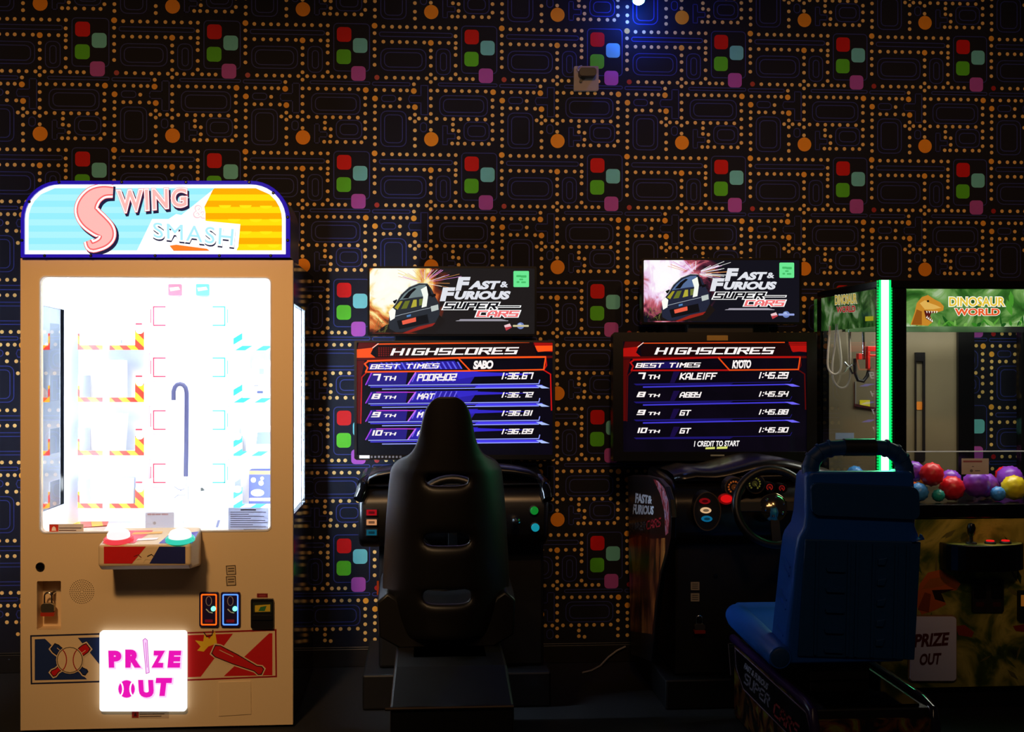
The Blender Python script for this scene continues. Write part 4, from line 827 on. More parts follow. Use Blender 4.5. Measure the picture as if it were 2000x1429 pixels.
# ---------------- left racing cabinet
YL = -0.42
def tilted(px_, py_, Y, deg): return Pl(P(px_, py_, Y), (1, 0, 0), (0, math.sin(math.radians(deg)), math.cos(math.radians(deg))))
xc = X(885, YL)
RL = thing('racing_cabinet', (xc, YL, 0), 'dark racing arcade cabinet with vivid blue and red high-score screen nearest the lit prize machine', 'arcade machine')
ml = tilted(885, 898, YL - 0.02, 7)
scoreboard(RL, ml, 697, 1079, 669, 888, (5, 4, 9), [('7TH', 'POORYO2', '1:36.67'), ('8TH', 'MAT', '1:36.72'), ('9TH', 'M', '1:36.81'), ('10TH', 'A', '1:36.89')], 'SABO', 1,
           lambda scn, pl, X_: None)
mb = MB(); mb.px(ml, rr(702, 889, 722, 895, 0.5), 0.0066, ink((170, 165, 160)))
for k in range(9): mb.px(ml, rr(724 + k * 7, 890, 728 + k * 7, 894, 0.5), 0.0066, ink((70, 68, 72)))
mb.build('bezel_sticker', RL)
mq = tilted(882, 657, YL + 0.02, 2)
marquee(RL, mq, 722, 1044, 524, 652, None, True)
# support column
mb = MB(); mb.box(X(770, -0.3), X(1000, -0.3), -0.30, -0.10, 0.0, Z(560, -0.25), M_plr); mb.box(X(840, -0.32), X(930, -0.32), -0.36, -0.30, Z(840, -0.3), Z(700, -0.3), M_plr); mb.build('support_column', RL, bevel=0.006)
# dash body: side profile run across the cabinet
DY = -0.74
def dash(root, xa, xb, ztop_, zbot, yb, yf, m, name='dash'):
    prof = [(yb, zbot), (yf + 0.05, zbot), (yf, zbot + 0.03), (yf - 0.005, ztop_ - 0.10), (yf + 0.02, ztop_ - 0.05), (yf + 0.09, ztop_ - 0.012), (yf + 0.20, ztop_), (yb, ztop_ + 0.01)]
    mb = MB(); mb.loft([[V((xa, y_, z_)) for y_, z_ in prof], [V((xb, y_, z_)) for y_, z_ in prof]], m); return mb.build(name, root, bevel=0.02, seg=4, smooth=True)
xa, xb = X(700, DY), X(1072, DY); zt_, zb_ = Z(932, DY), Z(1068, DY)
dL = dash(RL, xa, xb, zt_, zb_, -0.33, DY, M_pl)
df = front(DY - 0.005)
# hood over the instruments
mb = MB(); hx0, hx1 = X(716, DY), X(1056, DY); hood = []
for s_ in range(13):
    a = math.pi * s_ / 12; x_ = (hx0 + hx1) / 2 - (hx1 - hx0) / 2 * math.cos(a); hood.append((x_, 0.075 * math.sin(a) ** 0.6))
rings = [[V((x_, y_, zt_ - 0.03 + h_ * k_)) for (x_, h_) in hood] for y_, k_ in ((DY + 0.015, 0.75), (DY + 0.03, 0.95), (DY + 0.08, 1.0), (-0.36, 0.8))]
mb.loft(rings, M_pl, caps=False); mb.build('instrument_hood', RL, solidify=0.012, smooth=True)
for px_ in (706, 1066):
    mb = MB(); q = [P(px_, 960, DY - 0.01), P(px_ - (6 if px_ < 800 else -4), 975, DY - 0.03), P(px_ + (2 if px_ < 800 else -2), 945, DY + 0.02), P(px_ + (14 if px_ < 800 else -14), 932, DY + 0.10)]
    mb.tube([q[1], q[0], q[2], q[3]], [0.020, 0.024, 0.022, 0.016], mat('gloss_black', (10, 10, 12), 0.1), 12); mb.build('side_horn', RL, smooth=True)
def rect_button(root, pl, cx, cy, c, glow):
    mb = MB(); mb.ppx(pl, rr(cx - 12, cy - 7, cx + 12, cy + 7, 1), 0, 0.008, mat('button_rim', (24, 22, 22), 0.4)); bt = mb.build('view_button', root)
    mb = MB(); mb.ppx(pl, rr(cx - 10, cy - 5.5, cx + 10, cy + 5.5, 1), 0.008, 0.011, em(c, glow)); mb.px(pl, rr(cx - 6, cy - 2.5, cx + 6, cy + 2.5, 1), 0.0114, em(tuple(int(x * 0.55) for x in c), glow)); mb.build('button_cap', bt); return bt
for cy_, c_, g_ in ((1000, (190, 10, 24), 0.6), (1019, (220, 150, 100), 0.8), (1039, (10, 84, 104), 0.8)): rect_button(RL, df, 726, cy_, c_, g_)
def round_button(root, pl, cx, cy, r, c, glow, name='push_button'):
    p = pl.l((cx, cy)); mb = MB(); mb.lathe(pl.g(p[0], p[1]), pl.n, [(r * 1.25, 0), (r * 1.25, 0.006), (r, 0.008)], M_plr, 20); b = mb.build(name, root, smooth=True)
    mb = MB(); mb.lathe(pl.g(p[0], p[1], 0.006), pl.n, [(r, 0), (r, 0.010), (r * 0.7, 0.016), (r * 0.1, 0.018)], em(c, glow), 20); mb.build('button_cap', b, smooth=True); return b
round_button(RL, df, 1043, 996, 0.016, (20, 150, 50), 0.6); round_button(RL, df, 1045, 1029, 0.016, (20, 150, 170), 0.8)
mb = MB(); p = P(1008, 1018, DY - 0.06); mb.tube([p + V((0, 0.06, -0.01)), p], 0.008, M_chrome); mb.lathe(p + V((0, 0.01, 0)), (0, -1, 0), [(0.012, 0), (0.016, 0.012), (0.010, 0.024), (0.002, 0.026)], M_chrome, 16); mb.build('gear_knob', RL, smooth=True)
def wheel(root, c, R0, tilt, hub_m):
    ax = V((0, -math.cos(tilt), math.sin(tilt))); u = V((1, 0, 0)); v_ = ax.cross(u)
    mb = MB(); mb.tube([c + (u * math.cos(a) + v_ * math.sin(a)) * R0 for a in [2 * math.pi * k / 40 for k in range(40)]], 0.017, mat('wheel_rubber', (14, 13, 13), 0.38), 10, closed=True); w_ = mb.build('steering_wheel', root, smooth=True)
    for a in (0, math.pi, 1.5 * math.pi):
        d = u * math.cos(a) - v_ * math.sin(a) * (-1 if a > 4 else 0); mb = MB(); mb.obox(c + d * R0 * 0.62, d * R0 * 0.36, ax.cross(d) * 0.018, ax * 0.006, M_plr); mb.build('spoke', w_, bevel=0.003)
    mb = MB(); mb.lathe(c - ax * 0.01, ax, [(R0 * 0.36, 0), (R0 * 0.38, 0.012), (R0 * 0.30, 0.024), (R0 * 0.12, 0.032), (0.002, 0.033)], hub_m, 26); mb.build('hub', w_, smooth=True)
    mb = MB(); mb.tube([c - ax * 0.16, c - ax * 0.01], 0.03, M_plr, 14); mb.build('steering_column', w_, smooth=True); return w_
wheel(RL, P(884, 1010, DY - 0.15), 0.15, 0.35, M_plr)
# lower body, plinth with the pedal box
mb = MB(); mb.box(X(740, -0.6), X(1062, -0.6), -0.60, -0.12, 0.14, zb_, M_plr); mb.build('lower_body', RL, bevel=0.012)
mb = MB(); mb.box(X(708, -0.70), X(1076, -0.70), -0.70, -0.10, 0.0, 0.14, M_plr); mb.build('plinth', RL, bevel=0.008)
for px_, nm in ((850, 'pedal'), (905, 'pedal')):
    mb = MB(); p = P(px_, 1240, -0.66); mb.obox(p, (0.035, 0, 0), (0, 0.012, 0.06), (0, 0.006, -0.001), M_chrome); mb.build('pedal', RL, bevel=0.004)
mb = MB(); mb.line(front(-0.601), [(738, 1135), (738, 1160)], 4, 0.002, em((180, 60, 16), 0.4)); mb.build('coin_light', RL)

# ---------------- right racing cabinet
YR = -0.32
RR = thing('racing_cabinet', (X(1400, YR), YR, 0), 'dark racing arcade cabinet with dimmer high-score screen beside the dinosaur claw machine', 'arcade machine')
mr = tilted(1400, 892, YR - 0.02, 6)
def extra_r(scn, pl, X_):
    mb = MB(); wt = em((250, 246, 244), 1); text(mb, '1 CREDIT TO START', pl, q4(1355, 861, 1443, 872, 1.5, 1), 0.0022, wt, 0.03); mb.build('lettering', scn); mb = MB(); mb.px(pl, [(1378, 873.5), (1396, 872.5), (1396, 876.5), (1377.5, 877)], 0.0022, em((214, 220, 110), 1)); mb.px(pl, [(1400, 872.5), (1421, 871.5), (1420, 876), (1399.5, 876.5)], 0.0022, em((214, 220, 110), 1)); mb.build('lettering', scn)
scoreboard(RR, mr, 1217, 1575, 667, 882, (20, 18, 18), [('7TH', 'KALEIFF', '1:45.29'), ('8TH', 'ABBY', '1:45.54'), ('9TH', 'GT', '1:45.88'), ('10TH', 'GT', '1:45.90')], 'KYOTO', 0, extra_r)
mb = MB(); mb.px(mr, rr(1380, 655, 1421, 665, 1), 0.0068, ink((150, 110, 20))); mb.px(mr, rr(1387, 887.5, 1414, 890.5, 0.5), 0.0068, ink((120, 118, 100))); mb.build('bezel_sticker', RR)
mq2 = tilted(1408, 632, YR + 0.02, 2)
marquee(RR, mq2, 1257, 1561, 508, 629, None, False)
mb = MB(); mb.box(X(1300, -0.2), X(1500, -0.2), -0.22, -0.06, 0.0, Z(545, -0.18), M_plr); mb.box(X(1340, -0.25), X(1470, -0.25), -0.27, -0.22, Z(860, -0.22), Z(600, -0.22), M_plr); mb.build('support_column', RR, bevel=0.006)
DR = -0.80
xa, xb = X(1312, DR), X(1640, DR); zt_, zb_ = Z(938, DR), Z(1068, DR)
dR = dash(RR, xa, xb, zt_, zb_, -0.28, DR, M_pl)
# raised cowl sweeping over the instruments
mb = MB(); rings = []
for y_, lift in ((DR + 0.05, 0.0), (DR + 0.10, 0.022), (DR + 0.20, 0.028), (-0.30, 0.02)):
    R1 = []
    for k in range(17):
        s_ = k / 16; x_ = xa + 0.03 + (xb - xa - 0.03) * s_; h_ = 0.055 * math.exp(-((s_ - 0.62) / 0.28) ** 2) + 0.012 * math.exp(-((s_ - 0.13) / 0.07) ** 2)
        R1.append(V((x_, y_, zt_ - 0.012 + lift + h_)))
    rings.append(R1)
mb.loft(rings, M_pl, caps=False); mb.build('dash_cowl', RR, solidify=0.010, smooth=True)
fr_ = front(DR - 0.012)
def oval(root, pl, cx, cy, rx, ry, d, m, name, m_in=None, rim=None):
    mb = MB(); mb.ppx(pl, ell(cx, cy, rx, ry, 28), -0.05, d, m); o = mb.build(name, root, bevel=0.004)
    if rim: mb = MB(); mb.ppx(pl, ell(cx, cy, rx, ry, 28), d, d + 0.003, rim, [ell(cx, cy, rx - 2.2, ry - 2.2, 28)]); mb.build('rim', o)
    return o
gold = mat('rim_bronze', (120, 96, 64), 0.35, 0.6)
pod = oval(RR, fr_, 1377, 996, 27, 38, 0.035, M_plr, 'button_pod', rim=gold)
q = front(DR - 0.047)
for cx_, cy_, c_, g_ in ((1376, 978, (150, 12, 20), 0.5), (1378, 996, (236, 190, 140), 0.8), (1380, 1012.5, (10, 100, 140), 0.8)):
    mb = MB(); mb.ppx(q, ell(cx_, cy_, 10.5, 5.8, 20), 0, 0.008, em(c_, g_)); mb.px(q, ell(cx_, cy_, 6, 2.8, 16), 0.0084, em(tuple(int(x * 0.5) for x in c_), g_)); mb.build('oval_button', pod)
mb = MB(); mb.ppx(fr_, ell(1416, 973.5, 14, 10.5, 24), 0, 0.020, mat('button_red_dark', (110, 8, 10), 0.3, emit=0.3, ecol=(160, 10, 10))); sb_ = mb.build('start_button', RR, bevel=0.005)
mb = MB(); mb.ppx(fr_, ell(1416, 972.5, 11, 7.5, 24), 0.020, 0.026, em((230, 18, 20), 0.8)); mb.build('button_cap', sb_)
for cx_, cy_, r_, cc in ((1434, 951, 20, (170, 84, 30)), (1474, 944, 19, (110, 104, 40)), (1503, 951, 10, (200, 40, 26)), (1527, 953, 9, (190, 30, 24))):
    g = oval(RR, fr_, cx_, cy_, r_, r_ * 1.02, 0.012, mat('gauge_dark', (24, 16, 12), 0.4), 'gauge', rim=gold if r_ > 12 else None)
    mb = MB(); q2 = front(DR - 0.024)
    for k in range(12):
        a = math.radians(130 + k * 26); mb.px(q2, ell(cx_ + r_ * 0.55 * math.cos(a), cy_ + r_ * 0.55 * math.sin(a), r_ * 0.10, n=8), 0.0012, em(cc, 0.55))
    mb.px(q2, ell(cx_, cy_, r_ * 0.3, n=14), 0.0012, em(tuple(int(x * 0.5) for x in cc), 0.5)); mb.px(q2, [(cx_ - 1, cy_), (cx_ + 1, cy_), (cx_ + r_ * 0.4, cy_ + r_ * 0.5)], 0.0014, em(cc, 0.6)); mb.build('dial', g)
hubm = mat('hub_chrome', (210, 190, 150), 0.12, 1.0)
wc = P(1511, 990, DR - 0.17)
wR = wheel(RR, wc, 0.145, 0.30, hubm)
for k in range(6):
    a = 2 * math.pi * k / 6 + 0.3; ax = V((0, -math.cos(0.3), math.sin(0.3))); u = V((1, 0, 0)); v_ = ax.cross(u)
    mb = MB(); mb.lathe(wc + (u * math.cos(a) + v_ * math.sin(a)) * 0.038 + ax * 0.012, ax, [(0.006, 0), (0.006, 0.004), (0.003, 0.007)], M_chrome, 10); mb.build('hub_bolt', wR, smooth=True)
# coin door body
mb = MB(); CD = -0.72; mb.box(X(1318, CD), X(1600, CD), CD, -0.14, 0.12, zb_, M_plr); cd = mb.build('lower_body', RR, bevel=0.012)
cp_ = front(CD)
for y_ in (1136, 1158):
    mb = MB(); mb.ppx(cp_, rr(1349, y_, 1366, y_ + 16, 1), 0, 0.001, ink((190, 176, 148)))
    for k in range(3): mb.line(cp_, [(1352, y_ + 4 + k * 4), (1363, y_ + 4 + k * 4)], 1.2, 0.0014, ink((40, 36, 30)))
    mb.build('small_label', RR)
mb = MB(); p = cp_.l((1397, 1124)); mb.lathe(cp_.g(*p), (0, -1, 0), [(0.009, 0), (0.009, 0.005), (0.004, 0.006)], mat('lock_dark', (34, 32, 34)), 14); mb.build('cylinder_lock', RR, smooth=True)
mb = MB(); p = cp_.l((1366, 1206)); mb.box(p[0] - 0.006, p[0] + 0.006, CD - 0.03, CD, p[1] - 0.004, p[1] + 0.004, M_plr); mb.build('hasp', RR)
padlock(1366, 1202, 1236, 22, CD - 0.022, 'small steel padlock with red bumper hanging on the dark coin door of the racing cabinet')
mb = MB(); mb.box(X(1300, -0.78), X(1610, -0.78), -0.78, -0.10, 0.0, 0.12, M_plr); mb.build('plinth', RR, bevel=0.008)
for px_ in (1440, 1500):
    mb = MB(); p = P(px_, 1240, -0.80); mb.obox((p.x, -0.80, 0.20), (0.035, 0, 0), (0, 0.02, 0.06), (0, 0.006, -0.002), M_chrome); mb.build('pedal', RR, bevel=0.004)
# side wing with printed artwork
xs = X(1228, -0.22); ls = leftside(xs)
wing_px = [(1226, 930), (1236, 927), (1262, 928), (1285, 934), (1300, 950), (1308, 975), (1311, 1010), (1310, 1050), (1303, 1085), (1292, 1120), (1284, 1170), (1278, 1240), (1272, 1292), (1232, 1278)]
Art = ramp_mat('flame_artwork', [(0.30, (10, 8, 9)), (0.46, (70, 24, 12)), (0.56, (150, 76, 30)), (0.66, (196, 130, 60)), (0.76, (60, 22, 16))], scale=7, detail=6, distort=1.2, rough=0.35, stretch=(1, 1, 0.45))
Bk = mat('artwork_black', (12, 11, 14), 0.3)
mb = MB(); mb.ppx(ls, wing_px, -0.02, 0.0, Bk); wg = mb.build('side_wing', RR, bevel=0.004)
mb = MB(); mb.px(ls, [(1228, 1052), (1250, 1045), (1275, 1052), (1300, 1050), (1300, 1078), (1289, 1118), (1281, 1170), (1275, 1238), (1232, 1232)], 0.0008, Art)
mb.px(ls, [(1276, 935), (1286, 939), (1298, 953), (1306, 978), (1308, 1012), (1306, 1040), (1300, 1046), (1298, 1000), (1290, 965)], 0.0008, ramp_mat('wing_edge_art', [(0.35, (40, 16, 30)), (0.5, (190, 60, 60)), (0.6, (200, 170, 190)), (0.72, (60, 30, 80))], scale=18, detail=5, distort=2, rough=0.35))
mb.build('wing_artwork', wg)
mb = MB(); lw = ink((205, 205, 212)); lr = ink((190, 40, 50))
text(mb, 'FAST&', ls, ((1242, 962), (1275, 968), (1274, 984), (1241, 982)), 0.0014, lw, 0.05); text(mb, 'FURIOUS', ls, ((1238, 984), (1278, 988), (1277, 1005), (1236, 1004)), 0.0014, lw, 0.05)
strokes(mb, 'SUPER', ls, ((1230, 1022), (1262, 1018), (1261, 1034), (1229, 1039)), 0.0014, ink((90, 90, 96)), 1.1); strokes(mb, 'CARS', ls, ((1264, 1017), (1292, 1010), (1291, 1028), (1263, 1034)), 0.0014, lr, 1.2); mb.build('lettering', wg)

# ================================================================== SEATS
# black bucket seat
SYb = -1.52; cxs = X(874, SYb)
ST = thing('racing_chair', (cxs, SYb, 0), 'black high-backed racing seat with slotted back on a dark pedestal', 'chair')
M_seat = mat('seat_black', (20, 17, 15), 0.42, var=0.1, scale=60); M_ped = mat('pedestal_black', (15, 12, 10), 0.5, var=0.2, scale=40)
rows_ = [(775, 14), (777.5, 21), (782, 28), (789, 34), (799, 40), (814, 45), (835, 49), (862, 54), (880, 62), (892, 76), (900, 92), (908, 105), (920, 113), (927, 116), (950, 119), (985, 122), (1020, 125), (1048, 127), (1070, 128), (1110, 131), (1152, 133), (1160, 133), (1188, 133), (1215, 129), (1245, 118), (1268, 104)]
ss = [-1, -0.9, -0.68, -0.36, -0.12, 0.12, 0.36, 0.68, 0.9, 1]
gb = []; gf = []
for (py_, hw) in rows_:
    z_ = Z(py_, SYb); rec_ = (z_ - 0.4) * -0.10
    hw = hw * 1.08 if py_ < 885 else hw; hwm = X(874 + hw, SYb) - cxs; wr_ = 0.16 * min(1, (hwm / 0.18) ** 2)
    for s_ in ss:
        y_ = SYb + 0.10 + rec_ + wr_ * abs(s_) ** 3
        th_ = 0.05 * (1 - 0.45 * abs(s_) ** 4)
        gb.append(V((cxs + s_ * hwm, y_, z_))); gf.append(V((cxs + s_ * hwm * 0.97, y_ + th_, z_)))
nC = len(ss); fs = []; NV = len(gb)
holes_rows = [(13, 14), (17, 18), (21, 22)]
for i in range(len(rows_) - 1):
    for j in range(nC - 1):
        if any(a <= i < b for a, b in holes_rows) and 3 <= j <= 5: continue
        fs.append((i * nC + j, i * nC + j + 1, (i + 1) * nC + j + 1, (i + 1) * nC + j))
cnt = {}
for f in fs:
    for k in range(4):
        e = tuple(sorted((f[k], f[(k + 1) % 4]))); cnt[e] = cnt.get(e, 0) + 1
rim = [(a, b, b + NV, a + NV) for (a, b), c_ in cnt.items() if c_ == 1]
mb = MB(); mb.add(gb + gf, fs + [tuple(k + NV for k in f) for f in fs] + rim, M_seat); mb.build('backrest', ST, subsurf=2)
# seat pan with raised bolsters
mb = MB(); rings = []
zs_ = Z(1250, SYb)
for y_, k in ((SYb + 0.16, 0.0), (SYb + 0.25, 0.02), (SYb + 0.45, 0.03), (SYb + 0.60, 0.02), (SYb + 0.66, -0.01)):
    sec = [(-0.235, 0.10), (-0.20, 0.13), (-0.17, 0.11), (-0.12, 0.04), (0, 0.03), (0.12, 0.04), (0.17, 0.11), (0.20, 0.13), (0.235, 0.10), (0.23, -0.02), (0.16, -0.06), (-0.16, -0.06), (-0.23, -0.02)]
    rings.append([V((cxs + a, y_, zs_ + b + k)) for a, b in sec])
mb.loft(rings, M_seat); mb.build('seat_pan', ST, smooth=True, bevel=0.008)
# pedestal: raised block with a sloping rear step
def block(root, name, pts, m, bevel=0.008):
    mb = MB(); mb.add(pts, [(0, 1, 2, 3), (4, 7, 6, 5), (0, 4, 5, 1), (1, 5, 6, 2), (2, 6, 7, 3), (3, 7, 4, 0)], m); return mb.build(name, root, bevel=bevel)
yr0, yr1 = -1.62, -1.78
zA, zB = Z(1300, yr0, 880), Z(1383, yr1, 880)
pa, pb_ = X(770, yr0), X(990, yr0); pc_, pd_ = X(755, yr1), X(1000, yr1)
mb = MB(); prof = [(-0.86, 0.0), (yr1, 0.0), (yr1, zB), (yr0, zA), (-0.95, zA), (-0.86, zA - 0.10)]
mb.loft([[V((pa - (0.01 if y_ < yr0 - 0.05 else 0), y_, z_)) for y_, z_ in prof], [V((pb_ + (0.012 if y_ < yr0 - 0.05 else 0), y_, z_)) for y_, z_ in prof]], M_ped); mb.build('pedestal', ST, bevel=0.008)
mb = MB(); mb.box(pa + 0.06, pb_ - 0.06, -1.5, -1.0, zA, zs_ - 0.055, M_plr); mb.build('slide_rail', ST, bevel=0.004)
mb = MB(); mb.tube([V((pc_ - 0.004, yr1 - 0.006, zB + 0.004)), V((pd_ + 0.004, yr1 - 0.006, zB + 0.004))], 0.006, mat('edge_trim_bronze', (70, 56, 42), 0.3, 0.7), 8); mb.build('edge_trim', ST, smooth=True)

# blue seat
M_bl = mat('seat_blue', (20, 84, 178), 0.40, var=0.08, scale=50); M_bld = mat('seat_blue_shaded', (14, 64, 118), 0.5, var=0.12, scale=50)  # one blue plastic; the darker copy paints shade onto the rear parts
BYb = -1.62
SB = thing('racing_chair', (X(1660, BYb), BYb, 0), 'blue plastic racing seat with top grab handle on a printed pedestal', 'chair')
rws = [(922, 1580, 1783), (932, 1574, 1788), (1007, 1575, 1791), (1030, 1572, 1790), (1048, 1561, 1797), (1060, 1558, 1797), (1110, 1552, 1793), (1160, 1547, 1788), (1215, 1541, 1780), (1262, 1536, 1773), (1296, 1534, 1768)]
rings = []
for i, (py_, l_, r_) in enumerate(rws):
    Yk = BYb - 0.05 + 0.07 * (py_ - 922) / 374.0
    a = P(l_, py_, Yk); b = P(r_, py_, Yk); z_ = a.z; wdp = 0.10 + 0.07 * min(1, (py_ - 922) / 140.0)
    sec = [(a.x + 0.012, 0), (b.x - 0.012, 0), (b.x, 0.012), (b.x, wdp), (b.x - 0.03, wdp + 0.012), (b.x - 0.06, wdp * 0.55), (a.x + 0.06, wdp * 0.55), (a.x + 0.03, wdp + 0.012), (a.x, wdp), (a.x, 0.012)]
    rings.append([V((x_, Yk + d_, z_)) for x_, d_ in sec])
mb = MB(); mb.loft(rings, M_bl); bk_ = mb.build('backrest', SB, bevel=0.006, smooth=True)
def yk(py_): return BYb - 0.05 + 0.07 * (py_ - 922) / 374.0
rp = Pl(P(1680, 922, yk(922)), (1, 0, 0), P(1680, 922, yk(922)) - P(1680, 1296, yk(1296)))
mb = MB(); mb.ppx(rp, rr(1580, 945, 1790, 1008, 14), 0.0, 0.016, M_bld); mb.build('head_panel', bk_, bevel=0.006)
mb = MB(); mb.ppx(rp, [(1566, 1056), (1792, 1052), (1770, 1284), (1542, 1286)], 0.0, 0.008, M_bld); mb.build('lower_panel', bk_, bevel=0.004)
for px_ in (1586, 1648, 1664, 1696, 1740, 1762):
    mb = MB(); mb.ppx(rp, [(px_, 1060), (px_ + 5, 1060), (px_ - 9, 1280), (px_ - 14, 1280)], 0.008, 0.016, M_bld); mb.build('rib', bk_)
for k, yy in enumerate((1112, 1152, 1192, 1232, 1270)):
    mb = MB(); dx = (yy - 1110) * 0.07; mb.ppx(rp, rr(1604 - dx, yy - 4, 1640 - dx, yy + 4, 3), 0.008, 0.018, M_bld); mb.build('rib', bk_, bevel=0.003)
    mb = MB(); mb.ppx(rp, [(1706 - dx, yy - 24), (1724 - dx, yy - 28), (1718 - dx, yy - 12), (1704 - dx, yy - 12)], 0.008, 0.017, M_bld); mb.build('rib', bk_, bevel=0.003)
mb = MB(); mb.ppx(rp, [(1772, 1052), (1797, 1046), (1792, 1036), (1788, 1044)], 0.0, 0.02, M_bl); mb.build('corner_clip', bk_, bevel=0.003)
for py_ in (1105, 1122, 1170, 1188, 1240):
    yk_ = yk(py_); a = P(1558 - (py_ - 1058) * 0.105, py_, yk_); mb = MB(); mb.obox(a + V((-0.001, 0.075, 0)), (0.004, 0, 0), (0, 0.03, 0.012), (0, 0.001, -0.003), M_bl); mb.build('side_rib', bk_)
# handle: arched grab bar
hp = [(1584, 934), (1583, 912), (1589, 894), (1602, 882), (1620, 876), (1645, 874), (1675, 873), (1705, 873), (1730, 875), (1748, 883), (1760, 896), (1766, 912), (1768, 934)]
hy = yk(922) + 0.05
mb = MB(); mb.tube([P(a, b, hy) for a, b in hp], [0.030, 0.028, 0.027, 0.026, 0.025, 0.025, 0.025, 0.025, 0.025, 0.026, 0.027, 0.028, 0.030], M_bld, 14); hd = mb.build('grab_handle', SB, smooth=True)
mb = MB(); mb.tube([P(1648, 873, hy), P(1708, 873, hy)], 0.0285, mat('grip_dark', (30, 34, 40), 0.35), 16); mb.build('grip', hd, smooth=True)
for i in (1, 2, 3, 4, 8, 9, 10, 11):
    p = P(*hp[i], hy); a = P(*hp[i - 1], hy); b = P(*hp[i + 1], hy); d = (b - a).normalized(); mb = MB(); mb.tube([p - d * 0.004, p + d * 0.004], 0.0295, M_bld, 14); mb.build('handle_rib', hd, smooth=True)
# seat pan with rolled side bolsters
b0 = P(1524, 1284, BYb); b1 = P(1436, 1198, -1.02)
bx0 = (b0.x + b1.x) / 2; rx = P(1770, 1284, BYb).x - 0.06
for s_, xx in ((0, None), (1, rx)):
    A = b0 if s_ == 0 else V((rx, b0.y + 0.10, b0.z)); B_ = b1 if s_ == 0 else V((rx + (b0.x - b1.x), b1.y, b1.z))
    mb = MB(); d = B_ - A; mb.tube([A, A + d * 0.02, A + d * 0.5, A + d * 0.9, A + d * 0.98, B_ + V((0, 0.005, 0))], [0.036, 0.040, 0.045, 0.046, 0.040, 0.02], M_bl, 18); bo = mb.build('bolster', SB, smooth=True)
    mb = MB(); n_ = -d.normalized(); mb.lathe(A + n_ * 0.0, n_, [(0.031, 0.0), (0.031, 0.0015), (0.026, 0.004), (0.002, 0.004)], M_bld, 18); mb.build('end_cap', bo, smooth=True)
mb = MB(); zq0, zq1 = b0.z, b1.z
L0, L1 = b0.x, b1.x; R0_, R1_ = rx, rx + (b0.x - b1.x)
mb.loft([[V((L0, b0.y + 0.03, zq0 + 0.03)), V((R0_, b0.y + 0.03, zq0 + 0.03)), V((R0_, b0.y + 0.03, zq0 - 0.03)), V((L0, b0.y + 0.03, zq0 - 0.03))], [V((L1, b1.y, zq1 + 0.042)), V((R1_, b1.y, zq1 + 0.042)), V((R1_, b1.y, zq1 - 0.03)), V((L1, b1.y, zq1 - 0.03))], [V((L1 + 0.02, b1.y + 0.05, zq1 + 0.02)), V((R1_ - 0.02, b1.y + 0.05, zq1 + 0.02)), V((R1_ - 0.02, b1.y + 0.05, zq1 - 0.02)), V((L1 + 0.02, b1.y + 0.05, zq1 - 0.02))]], M_bl); mb.build('seat_pan', SB, bevel=0.008, smooth=True)
# pedestal
PYr, PYf = -1.86, -0.90
pz = Z(1386, PYr, 1600); plx = X(1596, PYr); prx = X(1822, PYr)
mb = MB(); mb.box(plx, prx, PYr + 0.02, PYf, 0.0, pz - 0.004, M_plr); mb.build('pedestal', SB, bevel=0.006)
mb = MB(); mb.box(plx + 0.03, prx - 0.03, PYr + 0.03, PYf - 0.01, pz - 0.004, pz + 0.004, mat('gloss_top', (6, 6, 7), 0.06)); mb.build('gloss_top', SB)
mb = MB(); mb.box(plx + 0.08, prx - 0.08, -1.55, -1.05, pz + 0.004, zq0 - 0.028, M_plr); mb.build('slide_rail', SB, bevel=0.004)
M_vt = mat('edge_violet', (44, 22, 66), 0.3, var=0.1)
for xx in (plx - 0.008, prx + 0.008):
    mb = MB(); mb.tube([(xx, PYf, pz), (xx, PYr + 0.08, pz), (xx, PYr + 0.02, pz - 0.012), (xx, PYr, pz - 0.05), (xx, PYr, pz - 0.26)], 0.016, M_vt if xx < plx else mat('edge_gloss', (26, 24, 36), 0.12), 12); mb.build('edge_trim', SB, smooth=True)
lp_ = leftside(plx - 0.002)
G_art = ramp_mat('pedestal_artwork', [(0.32, (12, 10, 12)), (0.46, (30, 22, 14)), (0.56, (110, 60, 26)), (0.64, (120, 120, 40)), (0.74, (30, 16, 26))], scale=9, detail=5, distort=1.5, rough=0.35)
ptop, pbot = pz - 0.02, 0.02
mb = MB(); mb.prism(lp_, [(0.92, pbot), (-PYr - 0.03, pbot), (-PYr - 0.03, ptop), (0.92, ptop)], 0.0, 0.006, G_art); sa = mb.build('side_art_panel', SB)
band = [(0.93, ptop - 0.01), (-PYr - 0.08, ptop - 0.01), (-PYr - 0.04, ptop - 0.05), (-PYr - 0.04, ptop - 0.10), (-PYr - 0.07, ptop - 0.135), (1.05, ptop - 0.135), (0.95, ptop - 0.08)]
mb = MB(); mb.flat(lp_, band, 0.0066, Bk); n_ = len(band)
for i in range(n_):
    a = V(band[i]); b = V(band[(i + 1) % n_]); d = (b - a).normalized(); k = V((-d.y, d.x)) * 0.0022; mb.flat(lp_, [a + k, b + k, b - k, a - k], 0.0070, ink((150, 120, 140)))
def wtext(mbx, fn, sx, x0_, x1_, z0_, z1_, off, m, slant=0.02, **kw):
    """lettering placed in plane metres"""
    class Q:
        pass
    qq = Q(); qq.l = lambda p: (p[0], p[1]); qq.ll = lambda ps: [(p[0], p[1]) for p in ps]; qq.g = lp_.g
    fn(mbx, sx, qq, ((x0_ + slant, z1_), (x1_ + slant, z1_), (x1_, z0_), (x0_, z0_)), off, m, **kw)
mb2 = mb
wtext(mb, text, 'FAST & FURIOUS', 1.06, 1.36, ptop - 0.055, ptop - 0.03, 0.0074, ink((150, 146, 160)), bold=0.03)
